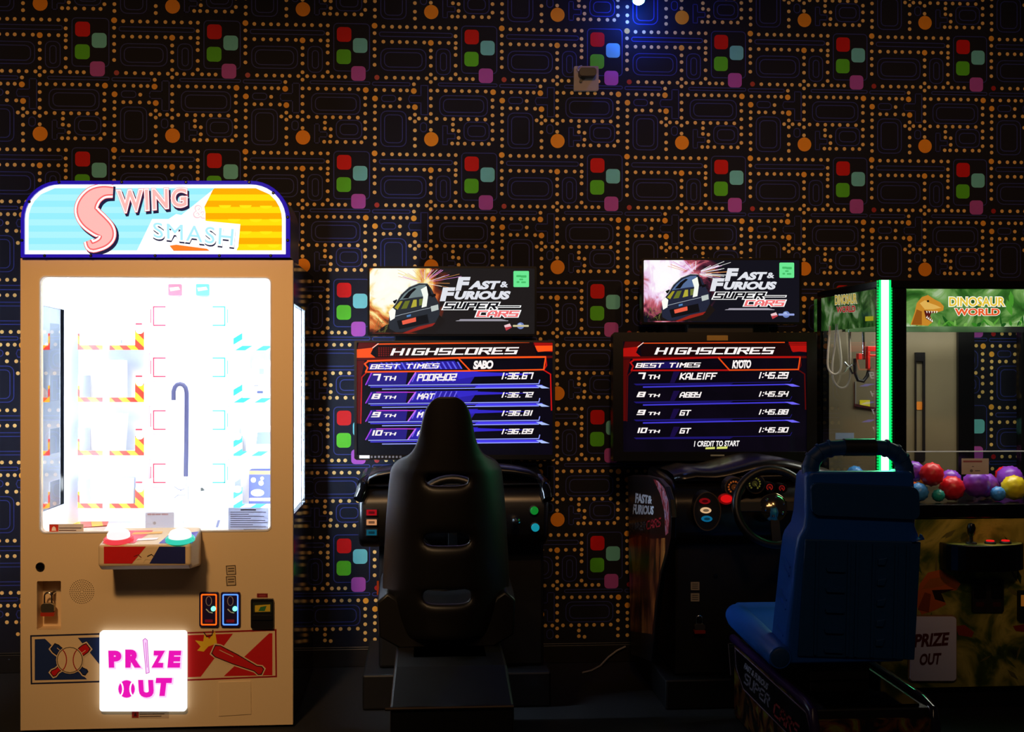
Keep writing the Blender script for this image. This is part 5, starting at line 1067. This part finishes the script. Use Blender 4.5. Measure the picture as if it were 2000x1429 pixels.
wtext(mb, strokes, 'SUPER', 1.06, 1.38, ptop - 0.11, ptop - 0.065, 0.0074, ink((130, 124, 140)), th=1.2); wtext(mb, strokes, 'CARS', 1.43, 1.70, ptop - 0.12, ptop - 0.07, 0.0074, ink((170, 66, 70)), th=1.2)
mb.build('lettering', sa)
mb = MB(); mb.prism(front(PYr), [(plx + 0.005, 0.02), (prx - 0.005, 0.02), (prx - 0.005, pz - 0.035), (plx + 0.005, pz - 0.035)], -0.022, 0.0, G_art); mb.build('rear_art_panel', SB)

# ================================================================== DINOSAUR CLAW MACHINE
CY = -0.88; CB = -0.16; cf_ = front(CY)
cx0 = X(1714, CY); cx1 = cx0 + 0.98; zt = Z(546, CY, 1760)
CM = thing('claw_machine', ((cx0 + cx1) / 2, CY, 0), 'dark glass-walled claw machine with jungle header and glowing green corner strip', 'arcade machine')
M_fr = mat('claw_frame_black', (8, 8, 9), 0.2)
zd = Z(985, CY, 1860)
ch = lambda py_: cf_.l((1850, py_))[1]
xp0, xp1 = X(1746, CY), X(1771, CY)
mb = MB(); mb.box(cx0, cx1, CY, CB, ch(1012), zd, M_fr); mb.build('ball_deck', CM, bevel=0.004)
mb = MB(); mb.box(cx0, cx1, CY, CB, zt - 0.035, zt, M_fr); mb.build('roof', CM, bevel=0.006)
for (a, b, c, d) in ((xp0, xp1, CY, CY + 0.05), (cx1 - 0.05, cx1, CY, CY + 0.05), (cx0, cx0 + 0.04, CB - 0.05, CB), (cx1 - 0.05, cx1, CB - 0.05, CB)):
    mb = MB(); mb.box(a, b, c, d, zd, zt - 0.035, M_fr); mb.build('post', CM, bevel=0.003)
# green light strip on the corner
mb = MB(); pts = []
zl0, zl1 = zd, zt - 0.002; n_ = 76
M_led = em((10, 235, 96), 2.2)
lx0, lx1 = X(1713, CY), X(1745, CY)
mb.box(lx0 + 0.006, lx1, CY + 0.004, CY + 0.03, zl0, zl1, M_fr); ls_ = mb.build('led_channel', CM)
mb = MB()
for k in range(n_):
    z_ = zl0 + (zl1 - zl0) * (k + 0.5) / n_; h_ = (zl1 - zl0) / n_ * 0.36
    mb.box(lx0 + 0.001, lx1 - 0.004, CY + 0.001, CY + 0.006, z_ - h_, z_ + h_, em((6, 214, 92), 0.9))
mb.build('led_diodes', ls_)['kind'] = 'stuff'
mb = MB(); mb.box(lx0 + 0.016, lx1 - 0.020, CY - 0.004, CY + 0.001, zl0, zl1, em((200, 255, 228), 2.6)); mb.box(lx0 + 0.008, lx1 - 0.010, CY - 0.001, CY + 0.0015, zl0, zl1, em((10, 255, 110), 1.6)); mb.build('led_tube', ls_)
lamp('AREA', 'led_strip_glow', ((lx0 + lx1) / 2, CY - 0.012, (zl0 + zl1) / 2), ((lx0 + lx1) / 2 - 0.2, -3.0, (zl0 + zl1) / 2), 2.6, (0.05, 1.0, 0.38), shape='RECTANGLE', size=0.03, size_y=zl1 - zl0)
# headers
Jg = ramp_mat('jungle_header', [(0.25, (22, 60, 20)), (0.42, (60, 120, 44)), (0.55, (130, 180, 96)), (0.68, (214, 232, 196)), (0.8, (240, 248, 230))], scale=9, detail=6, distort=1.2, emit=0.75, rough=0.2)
hz0, hz1 = ch(637), ch(562)
mb = MB(); mb.box(xp1, cx1 - 0.05, CY + 0.012, CY + 0.022, hz0, hz1, Jg); hdp = mb.build('header_sign', CM)
mb = MB(); mb.box(xp1 - 0.001, cx1 - 0.049, CY + 0.006, CY + 0.03, hz1, zt - 0.035, M_fr); mb.build('header_rail', CM)
hf = front(CY + 0.012)
mb = MB()
def leafp(x, y, a, L, w_, c, s_=0.8):
    d = V((math.cos(a), math.sin(a))); n2 = V((-d.y, d.x)); p = V((x, y))
    mb.px(hf, [tuple(p), tuple(p + d * L * .35 + n2 * w_), tuple(p + d * L * .75 + n2 * w_ * .7), tuple(p + d * L), tuple(p + d * L * .75 - n2 * w_ * .7), tuple(p + d * L * .35 - n2 * w_)], 0.001 + random.random() * 0.0006, em(c, s_))
for k in range(46):
    x_ = random.uniform(1772, 2120); leafp(x_, 637, random.uniform(-2.7, -0.4), random.uniform(10, 26), random.uniform(1.5, 4), random.choice([(60, 140, 40), (96, 170, 60), (30, 90, 30), (130, 190, 90)]))
for k in range(16): x_ = random.uniform(1960, 2130); leafp(x_, random.uniform(565, 600), random.uniform(0.6, 2.6), random.uniform(14, 34), random.uniform(3, 6), random.choice([(80, 160, 50), (50, 120, 40), (120, 190, 80)]))
mb.build('leaves', hdp)
mb = MB(); d1, d2, d3 = em((206, 140, 44), 0.9), em((160, 92, 26), 0.8), em((232, 184, 90), 0.9)
mb.px(hf, [(1778, 634), (1786, 610), (1790, 592), (1800, 580), (1812, 576), (1824, 584), (1836, 590), (1843, 598), (1842, 606), (1830, 610), (1818, 612), (1816, 616), (1822, 628), (1812, 636)], 0.0020, d1)
mb.px(hf, [(1796, 592), (1806, 586), (1816, 592), (1828, 596), (1838, 601), (1822, 604), (1806, 604)], 0.0023, d3); mb.px(hf, [(1780, 634), (1790, 604), (1800, 608), (1800, 634)], 0.0023, d2)
mb.px(hf, [(1804, 606), (1832, 609), (1818, 612), (1816, 618), (1822, 630), (1808, 622)], 0.0026, em((90, 24, 20), 0.9)); mb.px(hf, ell(1812, 588, 2.2), 0.0028, em((20, 14, 8), 1))
for k in range(5): mb.px(hf, [(1808 + k * 5, 607), (1811 + k * 5, 608), (1810 + k * 4.6, 612)], 0.0029, em((250, 244, 226), 1)); 
for k in range(4): mb.px(hf, [(1808 + k * 3.4, 620 + k * 2.4), (1811 + k * 3.4, 622 + k * 2.4), (1811 + k * 3.2, 616 + k * 2.4)], 0.0029, em((250, 244, 226), 1))
mb.build('dinosaur_picture', hdp)
mb = MB(); text(mb, 'DINOSAUR', hf, q4(1853, 580, 1962, 598), 0.0030, em((255, 255, 240), 1), 0.09, ref=0.03); text(mb, 'DINOSAUR', hf, q4(1853, 580, 1962, 598), 0.0034, em((230, 196, 60), 1), 0.03); mb.build('lettering', hdp); mb = MB()
text(mb, 'WORLD', hf, q4(1864, 602, 1952, 616), 0.0030, em((255, 250, 235), 1), 0.09, ref=0.04); text(mb, 'WORLD', hf, q4(1864, 602, 1952, 616), 0.0034, em((232, 92, 40), 1), 0.04); mb.build('lettering', hdp)
# side header
cl = leftside(cx0)
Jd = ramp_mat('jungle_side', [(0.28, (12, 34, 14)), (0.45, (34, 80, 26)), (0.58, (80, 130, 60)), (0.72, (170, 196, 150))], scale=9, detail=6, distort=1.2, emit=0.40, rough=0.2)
ya_, yb_ = -CB - 0.05, -CY - 0.03
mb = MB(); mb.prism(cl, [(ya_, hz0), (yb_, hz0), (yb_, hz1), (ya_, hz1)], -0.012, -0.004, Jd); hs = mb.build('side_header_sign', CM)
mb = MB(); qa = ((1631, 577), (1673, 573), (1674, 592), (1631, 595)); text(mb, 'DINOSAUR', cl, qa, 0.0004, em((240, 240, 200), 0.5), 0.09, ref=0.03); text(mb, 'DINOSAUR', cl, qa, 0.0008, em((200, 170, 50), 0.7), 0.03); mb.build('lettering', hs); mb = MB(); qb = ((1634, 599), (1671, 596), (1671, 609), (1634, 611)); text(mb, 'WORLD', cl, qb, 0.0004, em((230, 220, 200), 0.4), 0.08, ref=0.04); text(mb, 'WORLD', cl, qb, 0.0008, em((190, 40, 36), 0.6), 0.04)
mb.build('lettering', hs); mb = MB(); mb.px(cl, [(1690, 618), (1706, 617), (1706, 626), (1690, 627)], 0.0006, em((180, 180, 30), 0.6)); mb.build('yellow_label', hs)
mb = MB(); mb.box(cx0 + 0.001, cx0 + 0.012, CB - 0.05, CB - 0.05 + 0.001, zd, hz0, M_fr)
mb.prism(cl, [(ya_, hz1), (yb_, hz1), (yb_, zt - 0.035), (ya_, zt - 0.035)], -0.015, 0.0, M_fr); mb.build('side_rail', CM)
# glass
Gc = glass_mat('claw_glass', (0.96, 0.98, 0.97), 1.0)
mb = MB(); mb.box(xp1, cx1 - 0.05, CY + 0.026, CY + 0.031, zd, hz0, Gc); mb.build('front_glass', CM)
mb = MB(); mb.box(cx0 + 0.006, cx0 + 0.010, CY + 0.05, CB - 0.05, zd, hz0, Gc); mb.build('side_glass', CM)
mb = MB(); mb.box(cx1 - 0.010, cx1 - 0.006, CY + 0.05, CB - 0.05, zd, hz0, Gc); mb.build('side_glass', CM)
# rear: beige panel, dark post, open glass to the wall
rb_ = CB - 0.03; xq = X(1868, rb_); xq2 = X(1899, rb_)
M_bei = mat('rear_panel_beige', (106, 97, 74), 0.5, var=0.18, scale=5)
mb = MB(); mb.box(cx0 + 0.04, xq, rb_, rb_ + 0.012, zd, zt - 0.035, M_bei); mb.build('rear_panel', CM)
mb = MB(); mb.box(xq, xq2, rb_ - 0.02, rb_ + 0.02, zd, zt - 0.035, M_fr); mb.build('post', CM)
mb = MB(); mb.box(xq2, cx1 - 0.05, rb_, rb_ + 0.005, zd, zt - 0.035, Gc); mb.build('rear_glass', CM)
pk_ = front(rb_ - 0.002)
mb = MB(); mb.ppx(pk_, rr(1786, 688, 1805, 900, 1), 0, 0.012, mat('door_strip', (22, 20, 22), 0.3), [rr(1788, 705, 1801, 880, 1)]); mb.px(pk_, rr(1790, 784, 1801, 800, 2), 0.001, ink((220, 130, 40))); mb.build('rear_service_door', CM)
# acrylic fence round the balls with bright top edge
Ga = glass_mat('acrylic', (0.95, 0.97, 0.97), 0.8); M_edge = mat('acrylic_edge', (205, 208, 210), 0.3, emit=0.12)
zf = cf_.l((1880, 884))[1]
for (a, b, c, d) in ((xp1, cx1 - 0.05, CY + 0.045, CY + 0.050), (cx0 + 0.02, cx0 + 0.025, CY + 0.055, CB - 0.06)):
    mb = MB(); mb.box(a, b, c, d, zd, zf, Ga); fe = mb.build('acrylic_fence', CM)
    mb = MB(); mb.box(a, b, c, d, zf, zf + 0.004, M_edge); mb.build('fence_edge', fe)
fq = front(CY + 0.044)
mb = MB(); mb.ppx(fq, rr(1878, 895, 1931, 926, 0.5), 0, 0.001, ink((214, 196, 188))); mb.px(fq, rr(1881, 899, 1918, 902.5, 0.4), 0.0014, ink((170, 96, 100))); mb.px(fq, ell(1897, 919, 3), 0.0014, ink((120, 110, 120))); mb.px(fq, rr(1904, 918, 1914, 920, 0.4), 0.0014, ink((120, 110, 120))); mb.px(fq, rr(1898, 910, 1902, 911.5, 0.4), 0.0014, ink((110, 100, 110))); mb.build('price_card', CM)
lq = leftside(cx0 + 0.019)
mb = MB(); mb.prism(lq, lq.ll([(1632, 845), (1668, 845), (1668, 858), (1632, 858)]), 0, 0.001, ink((206, 206, 208))); mb.build('price_card', CM)
# gantry, hoses and claw
iy = -0.42; iq = front(iy)
mb = MB(); mb.box(cx0 + 0.03, cx1 - 0.06, iy - 0.02, iy + 0.02, hz0 - 0.01, hz0 + 0.02, M_chrome); gt = mb.build('gantry_rail', CM)
Mh = mat('hose_grey', (170, 165, 150), 0.4)
def hose(pts, Y): 
    mb = MB(); q = [P(a, b, Y) for a, b in pts]
    # smooth the path
    out = []
    for i in range(len(q) - 1):
        p0 = q[max(i - 1, 0)]; p1 = q[i]; p2 = q[i + 1]; p3 = q[min(i + 2, len(q) - 1)]
        for k in range(5):
            t_ = k / 5; out.append(0.5 * ((2 * p1) + (p2 - p0) * t_ + (2 * p0 - 5 * p1 + 4 * p2 - p3) * t_ ** 2 + (3 * p1 - p0 - 3 * p2 + p3) * t_ ** 3))
    out.append(q[-1]); mb.tube(out, 0.0045, Mh, 8); mb.build('air_hose', gt, smooth=True)
hose([(1621, 636), (1617, 690), (1617, 716), (1624, 728), (1634, 730), (1642, 720), (1643, 700), (1640, 670), (1637, 645), (1638, 632)], iy)
hose([(1634, 632), (1631, 670), (1626, 710), (1627, 738), (1636, 754), (1648, 757), (1657, 748), (1661, 725), (1660, 660), (1661, 634)], iy + 0.02)
Mr = mat('gantry_red', (200, 34, 24), 0.4)
zc_ = lambda py_: P(1690, py_, iy).z
for (a, b, c, d) in ((1690, 1712, 676, 686), (1690, 1695, 686, 720), (1672, 1679, 690, 702), (1693, 1716, 692, 696)):
    mb = MB(); mb.box(X(a, iy), X(b, iy), iy - 0.03, iy + 0.0, zc_(d), zc_(c), Mr); mb.build('red_bracket', gt, bevel=0.002)
mb = MB(); mb.tube([P(1686, 640, iy), P(1687, 702, iy)], 0.006, M_chrome); mb.build('guide_rod', gt, smooth=True)
mb = MB(); cc = [P(1670, 700, iy - 0.01), P(1670, 728, iy - 0.01), P(1676, 742, iy - 0.01), P(1686, 744, iy - 0.01), P(1694, 734, iy - 0.01), P(1698, 716, iy - 0.01)]; mb.tube(cc, 0.008, M_plr, 8); mb.build('coiled_cable', gt, smooth=True)
mb = MB(); p = P(1658, 716, iy - 0.02)
mb.tube([p + V((-0.02, 0, 0.02)), p, p + V((0.02, 0, 0.012))], 0.005, M_chrome, 8); mb.tube([p, p + V((-0.022, -0.01, -0.022))], 0.004, M_chrome, 8); mb.tube([p, p + V((0.02, 0.01, -0.03))], 0.004, M_chrome, 8); mb.build('claw', gt, smooth=True)
mb = MB(); mb.tube([P(1658, 640, iy - 0.02), p], 0.002, M_chrome, 6); mb.build('claw_cord', gt)
lb2 = front(rb_ - 0.003)
mb = MB(); mb.ppx(lb2, rr(1679, 781, 1699, 794, 0.5), 0, 0.001, ink((214, 204, 30))); mb.build('yellow_label', CM)
mb = MB(); mb.ppx(lb2, [(1668, 788), (1700, 794), (1712, 796), (1712, 800), (1668, 793)], 0, 0.008, mat('trim_maroon', (60, 20, 24), 0.4)); mb.ppx(lb2, rr(1669, 745, 1671, 790, 0.5), 0, 0.008, mat('rear_trim_grey', (120, 120, 116), 0.3)); mb.build('rear_trim', CM)
# interior lamp of the cabinet
lamp('AREA', 'claw_machine_light', (cx0 + 0.5, (CY + CB) / 2 - 0.05, zt - 0.05), (cx0 + 0.5, (CY + CB) / 2, 0.5), 9, (1.0, 0.95, 0.84), shape='RECTANGLE', size=0.8, size_y=0.3)

# base
mb = MB(); mb.box(cx0 + 0.01, cx1 - 0.01, CY + 0.01, CB, 0.10, ch(1012), M_fr); mb.build('base_cabinet', CM, bevel=0.004)
mb = MB(); mb.box(cx0 + 0.04, cx1 - 0.04, CY + 0.05, CB - 0.02, 0.0, 0.10, M_plr); mb.build('kick_plinth', CM)
Jb = ramp_mat('jungle_base', [(0.30, (26, 30, 14)), (0.44, (70, 88, 30)), (0.55, (160, 150, 60)), (0.64, (196, 180, 84)), (0.75, (50, 80, 26))], scale=5, detail=6, distort=1.4, rough=0.35)
bz0 = ch(1342); fb = front(CY + 0.010)
mb = MB(); mb.box(cx0 + 0.015, cx1 - 0.015, CY + 0.004, CY + 0.010, bz0, ch(1014), Jb); bpn = mb.build('base_art_panel', CM)
fb = front(CY + 0.004)
mb = MB(); do1, do2 = ink((200, 96, 34)), ink((140, 62, 26))
mb.px(fb, [(1788, 1180), (1796, 1140), (1812, 1118), (1836, 1112), (1862, 1126), (1876, 1140), (1868, 1152), (1846, 1154), (1836, 1158), (1848, 1180), (1824, 1192), (1800, 1200)], 0.0008, do1)
mb.px(fb, [(1800, 1150), (1816, 1130), (1840, 1126), (1858, 1136), (1838, 1144), (1818, 1148)], 0.0011, ink((176, 96, 34))); mb.px(fb, [(1820, 1152), (1866, 1150), (1838, 1158), (1846, 1176), (1826, 1170)], 0.0011, ink((40, 14, 10))); mb.px(fb, [(1792, 1190), (1806, 1156), (1818, 1160), (1814, 1196)], 0.0011, do2)
mb.build('dinosaur_print', bpn); mb = MB(); mb.px(fb, [(1866, 1222), (1884, 1220), (1902, 1234), (1898, 1244), (1872, 1240)], 0.0008, ink((150, 54, 26))); mb.build('dinosaur_print', bpn); mb = MB(); mb.px(fb, [(1978, 1222), (2004, 1218), (2004, 1234), (1984, 1232)], 0.0008, ink((140, 40, 24)))
mb.build('dinosaur_print', bpn)
for k in range(26):
    x_ = random.uniform(1780, 2100); y_ = random.uniform(1050, 1330); a = random.uniform(-2.6, -0.5); L = random.uniform(16, 46); d = V((math.cos(a), math.sin(a))); n2 = V((-d.y, d.x)) * random.uniform(2, 5); p = V((x_, y_)); mb = MB()
    mb.px(fb, [tuple(p), tuple(p + d * L * .5 + n2), tuple(p + d * L), tuple(p + d * L * .5 - n2)], 0.0004 + k * 1e-5, ink(random.choice([(60, 84, 26), (84, 96, 40), (36, 60, 20), (110, 104, 50)]))); mb.build('leaf_print', bpn)
# joystick ledge
zl = ch(1058); lx_, rx_ = X(1848, CY - 0.06), X(2004, CY - 0.06); mid = (lx_ + rx_) / 2; hw_ = (rx_ - lx_) / 2
ledge = [(mid - hw_, CY - 0.0)] + [(mid - hw_ * math.cos(math.pi * k / 14), CY - 0.03 - 0.09 * math.sin(math.pi * k / 14)) for k in range(15)] + [(mid + hw_, CY - 0.0)]
tpz = topside(zl - 0.10)
mb = MB(); mb.prism(tpz, ledge, 0.0, 0.10, M_fr); lg = mb.build('control_ledge', CM, bevel=0.006)
tpz = topside(zl)
mb = MB(); sm = [(mid + (x_ - mid) * 0.95, CY - 0.004 + (y_ - CY) * 0.94) for x_, y_ in ledge]; mb.flat(tpz, sm, 0.001, Jb); mb.build('ledge_print', lg)
jp = P(1897, 1050, CY - 0.06); jp = V((jp.x, CY - 0.06, zl))
mb = MB(); mb.lathe(jp, (0, 0, 1), [(0.022, 0), (0.020, 0.006), (0.007, 0.010), (0.007, 0.035)], M_plr, 16); js = mb.build('joystick', CM, smooth=True)
mb = MB(); mb.lathe(jp + V((0, 0, 0.030)), (0, 0, 1), [(0.007, 0), (0.014, 0.012), (0.017, 0.034), (0.012, 0.048), (0.002, 0.052)], mat('joystick_black', (14, 12, 12), 0.2), 16); mb.build('joystick_knob', js, smooth=True)
for px_ in (1934, 1964):
    q = V((X(px_, CY - 0.06), CY - 0.06, zl)); mb = MB(); mb.lathe(q, (0, 0, 1), [(0.022, 0), (0.022, 0.006), (0.018, 0.010)], M_plr, 18); b_ = mb.build('push_button', CM, smooth=True)
    mb = MB(); mb.lathe(q + V((0, 0, 0.008)), (0, 0, 1), [(0.016, 0), (0.015, 0.006), (0.002, 0.008)], em((235, 20, 24), 0.9), 18); mb.build('button_cap', b_, smooth=True)
# coin door, bill acceptor, prize door
mb = MB(); mb.ppx(fb, rr(1897, 1130, 1958, 1194, 3), 0, 0.012, mat('coin_steel', (52, 50, 50), 0.35, 0.5)); cdr = mb.build('coin_door', CM, bevel=0.002)
for px_ in (1911, 1944):
    mb = MB(); mb.ppx(fb, rr(px_ - 11, 1138, px_ + 11, 1166, 3), 0.012, 0.018, mat('coin_steel_dark', (30, 30, 32), 0.3, 0.6)); sl = mb.build('coin_slot', CM, bevel=0.002)
    mb = MB(); mb.line(fb, ell(px_, 1150, 6, 7, 10, 20, 160), 1.6, 0.019, mat('chrome', (200, 204, 210))); mb.build('slot_lip', sl); mb = MB(); mb.px(fb, rr(px_ - 8, 1174, px_ + 8, 1183, 2), 0.0126, ink((60, 22, 16))); mb.build('coin_return', sl)
mb = MB(); mb.ppx(fb, rr(1986, 1152, 2030, 1212, 3), 0, 0.016, M_plr); bac = mb.build('bill_acceptor', CM, bevel=0.003)
mb = MB(); mb.px(fb, rr(1990, 1160, 2026, 1182, 1), 0.0166, em((170, 100, 30), 0.35)); mb.build('note_picture', bac)
mb = MB(); mb.ppx(fb, rr(1774, 1202, 1864, 1327, 7), 0, 0.018, mat('prize_flap', (236, 230, 246), 0.45, var=0.08, scale=6)); pdo = mb.build('prize_door', CM, bevel=0.003)
mb = MB(); mb.ppx(fb, rr(1772, 1200, 1866, 1329, 8), 0, 0.012, mat('flap_rim', (150, 112, 70), 0.4), [rr(1774, 1202, 1864, 1327, 7)]); mb.build('door_rim', pdo)
mb = MB(); br = ink((100, 30, 26)); text(mb, 'PRIZE', fb, q4(1781, 1236, 1847, 1262, 4, 4), 0.0186, br, 0.04); mb.build('lettering', pdo); mb = MB(); text(mb, 'OUT', fb, q4(1791, 1274, 1832, 1297, 3, 2), 0.0186, br, 0.04); mb.build('lettering', pdo)

# balls on the deck: knobbly rubber balls
def ball_mesh(m):
    bm = bmesh.new(); bmesh.ops.create_icosphere(bm, subdivisions=2, radius=1.0); core = [v.co.copy().normalized() for v in bm.verts]
    bmesh.ops.subdivide_edges(bm, edges=bm.edges, cuts=2, use_grid_fill=True)
    for v in bm.verts:
        d = v.co.normalized(); v.co = d * 0.97
        if any((d - c).length < 0.02 for c in core): v.co = d * 1.05
    me = bpy.data.meshes.new('ball'); bm.to_mesh(me); bm.free(); me.materials.append(m)
    me.polygons.foreach_set('use_smooth', [True] * len(me.polygons)); return me
cold = {'red': (236, 26, 40), 'purple': (140, 60, 200), 'yellow': (244, 210, 20), 'blue': (70, 150, 230), 'teal': (40, 170, 160), 'orange': (240, 110, 40)}
bms = {k: ball_mesh(mat('ball_' + k, v, 0.35, var=0.05)) for k, v in cold.items()}
balls = [('yellow', 1808, 928, 20, -0.60, 'yellow knobbly ball at the back behind the red balls'), ('purple', 1796, 924, 21, -0.72, 'purple ball against the left glass post behind the red ball'), ('red', 1819, 943, 24, -0.775, 'red knobbly ball above the blue one, nearer the left post'), ('red', 1859, 957, 25, -0.78, 'red ball between the other red ball and the purple ball'),
         ('purple', 1856, 938, 22, -0.66, 'purple ball behind the two red balls'), ('purple', 1902, 957, 27, -0.775, 'large purple ball in front, right of the red balls'), ('purple', 1925, 954, 25, -0.68, 'purple ball just behind the large front purple ball'), ('blue', 1812, 969, 19, -0.80, 'light blue ball at the front left corner of the claw machine'), ('teal', 1838, 974, 13, -0.81, 'small teal ball between the blue and red balls'),
         ('blue', 1941, 980, 15, -0.80, 'low blue ball right of the large purple ball'), ('yellow', 1980, 969, 25, -0.78, 'yellow knobbly ball at the right end of the ball bed'), ('purple', 1972, 943, 26, -0.45, 'shaded purple ball at the back right of the ball bed'), ('red', 1962, 928, 18, -0.36, 'dim red ball at the very back of the ball bed'), ('blue', 1646, 926, 17, -0.45, 'pale blue ball seen under the grab handle of the blue seat'),
         ('orange', 1772, 960, 20, -0.62, 'orange ball low behind the left post of the claw machine')]
bl = []
for c_, px_, py_, r_, Yb_, lab in balls:
    p = P(px_, py_, Yb_); R_ = r_ / FPX * (Yb_ + CAMD); bl.append([c_, V((p.x, Yb_, max(p.z, zd + R_ * 1.06))), R_, lab])
for it in range(200):                        # let touching balls settle apart
    for i in range(len(bl)):
        for j in range(i):
            a, b = bl[i], bl[j]; d = a[1] - b[1]; mn = (a[2] + b[2]) * 1.06
            if d.length < mn:
                d = V((d.x * 0.8, d.y * 1.2, d.z * 0.5)); d = d.normalized() * (mn - (a[1] - b[1]).length) * 0.5; a[1] += d; b[1] -= d
    for a in bl:
        a[1].z = max(a[1].z, zd + a[2] * 1.06); a[1].y = min(max(a[1].y, CY + 0.052 + a[2] * 1.06), CB - 0.06 - a[2]); a[1].x = min(max(a[1].x, cx0 + 0.03 + a[2] * 1.06), cx1 - 0.06 - a[2])
for c_, p, R_, lab in bl:
    o = bpy.data.objects.new('ball', bms[c_]); COL.objects.link(o)
    o.location = p; o.scale = (R_, R_, R_); o.rotation_euler = (random.random() * 3, random.random() * 3, random.random() * 3)
    tag(o, lab, 'ball', 'knobbly balls in the claw machine')
for o in bpy.data.objects:
    if '_o' in o: del o['_o']
